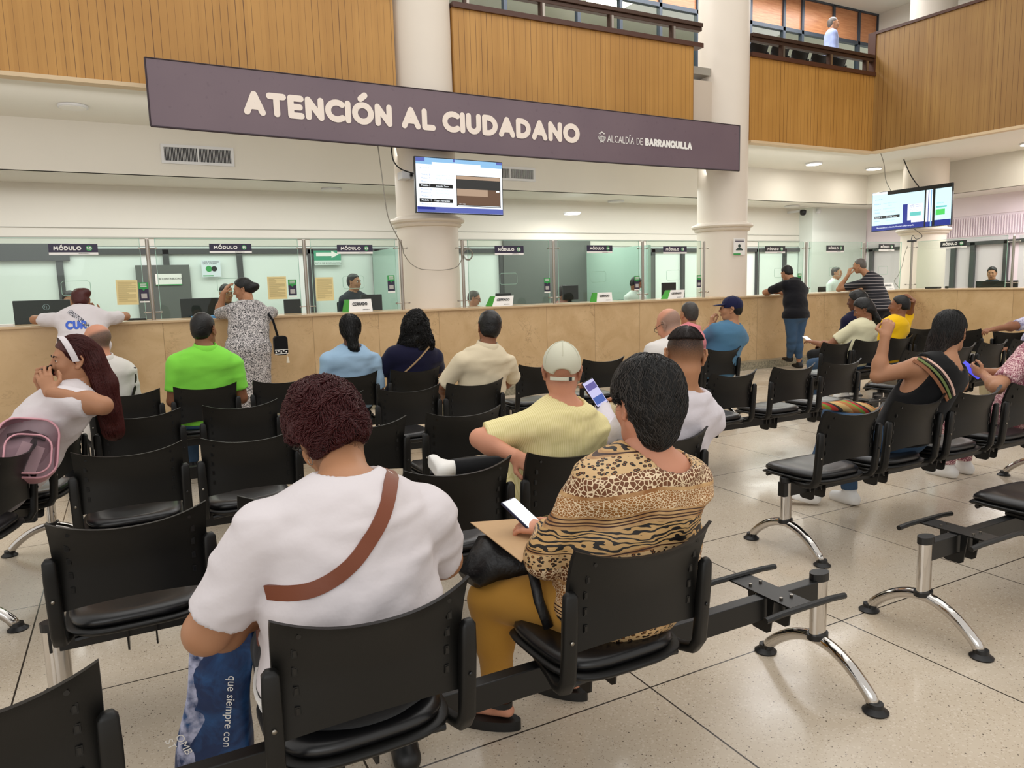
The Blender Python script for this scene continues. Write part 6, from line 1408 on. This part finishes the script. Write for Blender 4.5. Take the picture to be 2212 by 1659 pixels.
# clerks
def office_chair(x, y, z, label, rz=0):
    t = thing('office_chair', label, 'chair', (x, y, 0), rz)
    MB().box(-.22, .22, -.22, .22, z-.07, z-.01).build('seat', CH, t, bevel=.02); MB().box(-.2, .2, -.27, -.22, z+.1, z+.5).box(-.03, .03, -.26, -.2, z-.04, z+.12).build('backrest', CH, t, bevel=.02)
    MB().tube([(0, 0, .08), (0, 0, z-.06)], .025, 10).build('gas_column', STEEL, t)
    b = MB()
    for k in range(5): a = k*2*PI/5; b.tube([(0, 0, .09), (.26*math.cos(a), .26*math.sin(a), .06)], .018, 6); b.cyl((.26*math.cos(a), .26*math.sin(a), 0), .025, .05, 8)
    b.build('star_base', BLACK, t)
def clerk(label, x, y, z, face, skin, shirt, hair, rz=180, **k):
    s_ = z-.78; office_chair(x, y+.0 if rz == 180 else y, s_, 'black office chair of the '+label.split(',')[0].replace('person ', 'clerk ').replace(' behind the glass', ''), math.radians(rz))
    return person(label, (x, y), rz, (x, y-.05 if rz == 180 else y, z), face, seat=s_, skin=skin, shirt=shirt, pants=DARKP, shoes=SHOE_K, res=.018, facial=True, hair=hair, legs={'L': ((-.1, .42, s_), (-.1, .40, max(.09, s_-.42)), (0, 1, 0)), 'R': ((.1, .42, s_), (.1, .40, max(.09, s_-.42)), (0, 1, 0))}, **k)
clerk('person with tied dark hair in a dark jacket, behind glass left of the first column', 3.02, 10.8, 1.63, (40, -5, 0), 'tan', CLERK, dict(c='black', t=.01), rz=180)
clerk('person with short grey hair and glasses, behind glass right of the first column', 4.95, 10.75, 1.33, (60, -20, 0), 'pinkish', WSH, dict(c='grey', t=.006), specs=True)
clerk('person with brown hair in profile, behind glass between the first two columns', 6.72, 10.85, 1.37, (60, -10, 0), 'brown', mat('mauve_shirt', '9A6A5E', .8), dict(c='brown', t=.014))
clerk('person with black hair in a white shirt, behind glass left of second column', 8.22, 10.8, 1.49, (60, -25, 0), 'brown', WSH, dict(c='black', t=.012))
clerk('person with short dark hair and glasses, behind the glass beside the patterned dress', 1.22, 10.75, 1.52, (20, -10, 0), 'tan', CLERK, dict(c='black', t=.008), specs=True)
clerk('person in a black cap, behind glass beside the leaning person in white', -.62, 10.75, 1.47, (0, -10, 0), 'tan', CLERK, dict(c='black', t=.016, nape=.0))
clerk('person with short dark hair, behind glass beside the striped polo', 13.4, 10.65, 1.6, (20, 0, 0), 'tan', WSH, dict(c='salt', t=.008))
clerk('person with dark hair behind the glass right of the far corner column', 15.3, 8.5, 1.5, (10, -8, 0), 'tan', CLERK, dict(c='black', t=.014, nape=-.09), rz=100)

# things held or carried in the front row
def tote():
    t = thing('tote_bag', 'blue shopping bag with white writing beside the front-row person in white', 'bag', (.105, 2.24, .03)); t.rotation_euler = (math.radians(3), math.radians(9), math.radians(-20))
    k = NT('blue_bag_print', .5); x, y, z = k.xyz(); n = k.noise(9, 5, None, .6, 1.); c = k.mix(k.ramp(n, .45, .62), '0E2A56', '1F4C80'); wv = k.math('ADD', k.math('MULTIPLY', x, 1.), k.math('MULTIPLY', k.noise(6, 3), .16))
    c = k.mix(k.math('MULTIPLY', k.math('LESS_THAN', k.math('ABSOLUTE', k.math('SUBTRACT', wv, .0)), .025), k.ramp(k.noise(30, 4), .35, .6)), c, 'B4B8D4'); k.color(c); k.bump(k.noise(12, 3), .5, .02)
    rows = []
    for j in range(13):
        v = j/12; w_ = .11-.03*v+.006*math.sin(9*v); row = []
        for i in range(33):
            a = 2*PI*i/32; e = .5; ca, sa = math.cos(a), math.sin(a); row.append((math.copysign(abs(ca)**e, ca)*w_, math.copysign(abs(sa)**.8, sa)*(.05-.03*v)+.006*math.sin(4*a+6*v), .05+.47*v+.01*math.cos(2*a)*v))
        rows.append(row)
    MB().grid(rows).add(rows[0][:-1], [tuple(range(32))]).build('bag_body', k.m, t, smooth=True)
    MB().tube([(-.06, 0, .5), (-.05, 0, .60), (.0, .02, .66), (.05, 0, .60), (.06, 0, .5)], .009, 6).build('bag_handle', mat('blue_handle', '2E66B0', .6), t)
    text_obj('bag_lettering', 'que siempre con', (.035, -.062, .40), (PI/2, math.radians(90), 0), .034, WHT, t)
    text_obj('bag_lettering', 'OMB\nST', (-.10, -.062, .20), (PI/2, math.radians(60), 0), .032, WHT, t)
tote()
KR = mat('kraft_paper', 'BE9C74', .75, nscale=40, namt=.05)
t = thing('envelope', 'large kraft paper envelope on the lap of the person in the leopard blouse', 'envelope', (0, 0, 0))
MB().prism(ENV, (0, 0, -.003)).build('envelope_sheet', KR, t)
t = phone('dark smartphone lying on the kraft envelope', (1.085, 2.02, .765), (math.radians(-58), 0, math.radians(25)), E_W, case=mat('navy_case', '14183A', .3))
t = thing('handbag', 'black fabric handbag with a strap on the lap of the person in the leopard blouse', 'handbag', (1.05, 1.98, .56)); 
MB().tube([(-.14, .10, .0), (-.06, .12, .05), (.06, .08, .04), (.16, .0, .0)], [.05, .095, .10, .05], 16, sx=.75).build('bag_body', mat('black_nylon', '0D0D10', .45, bump=(14, .6, .02)), t, smooth=True)
MB().tube([(.02, -.04, .12), (-.03, -.12, .11), (-.05, -.20, .02), (-.03, -.22, -.06)], .016, 8, sx=.5).build('strap', MATS['black_nylon'], t, smooth=True)
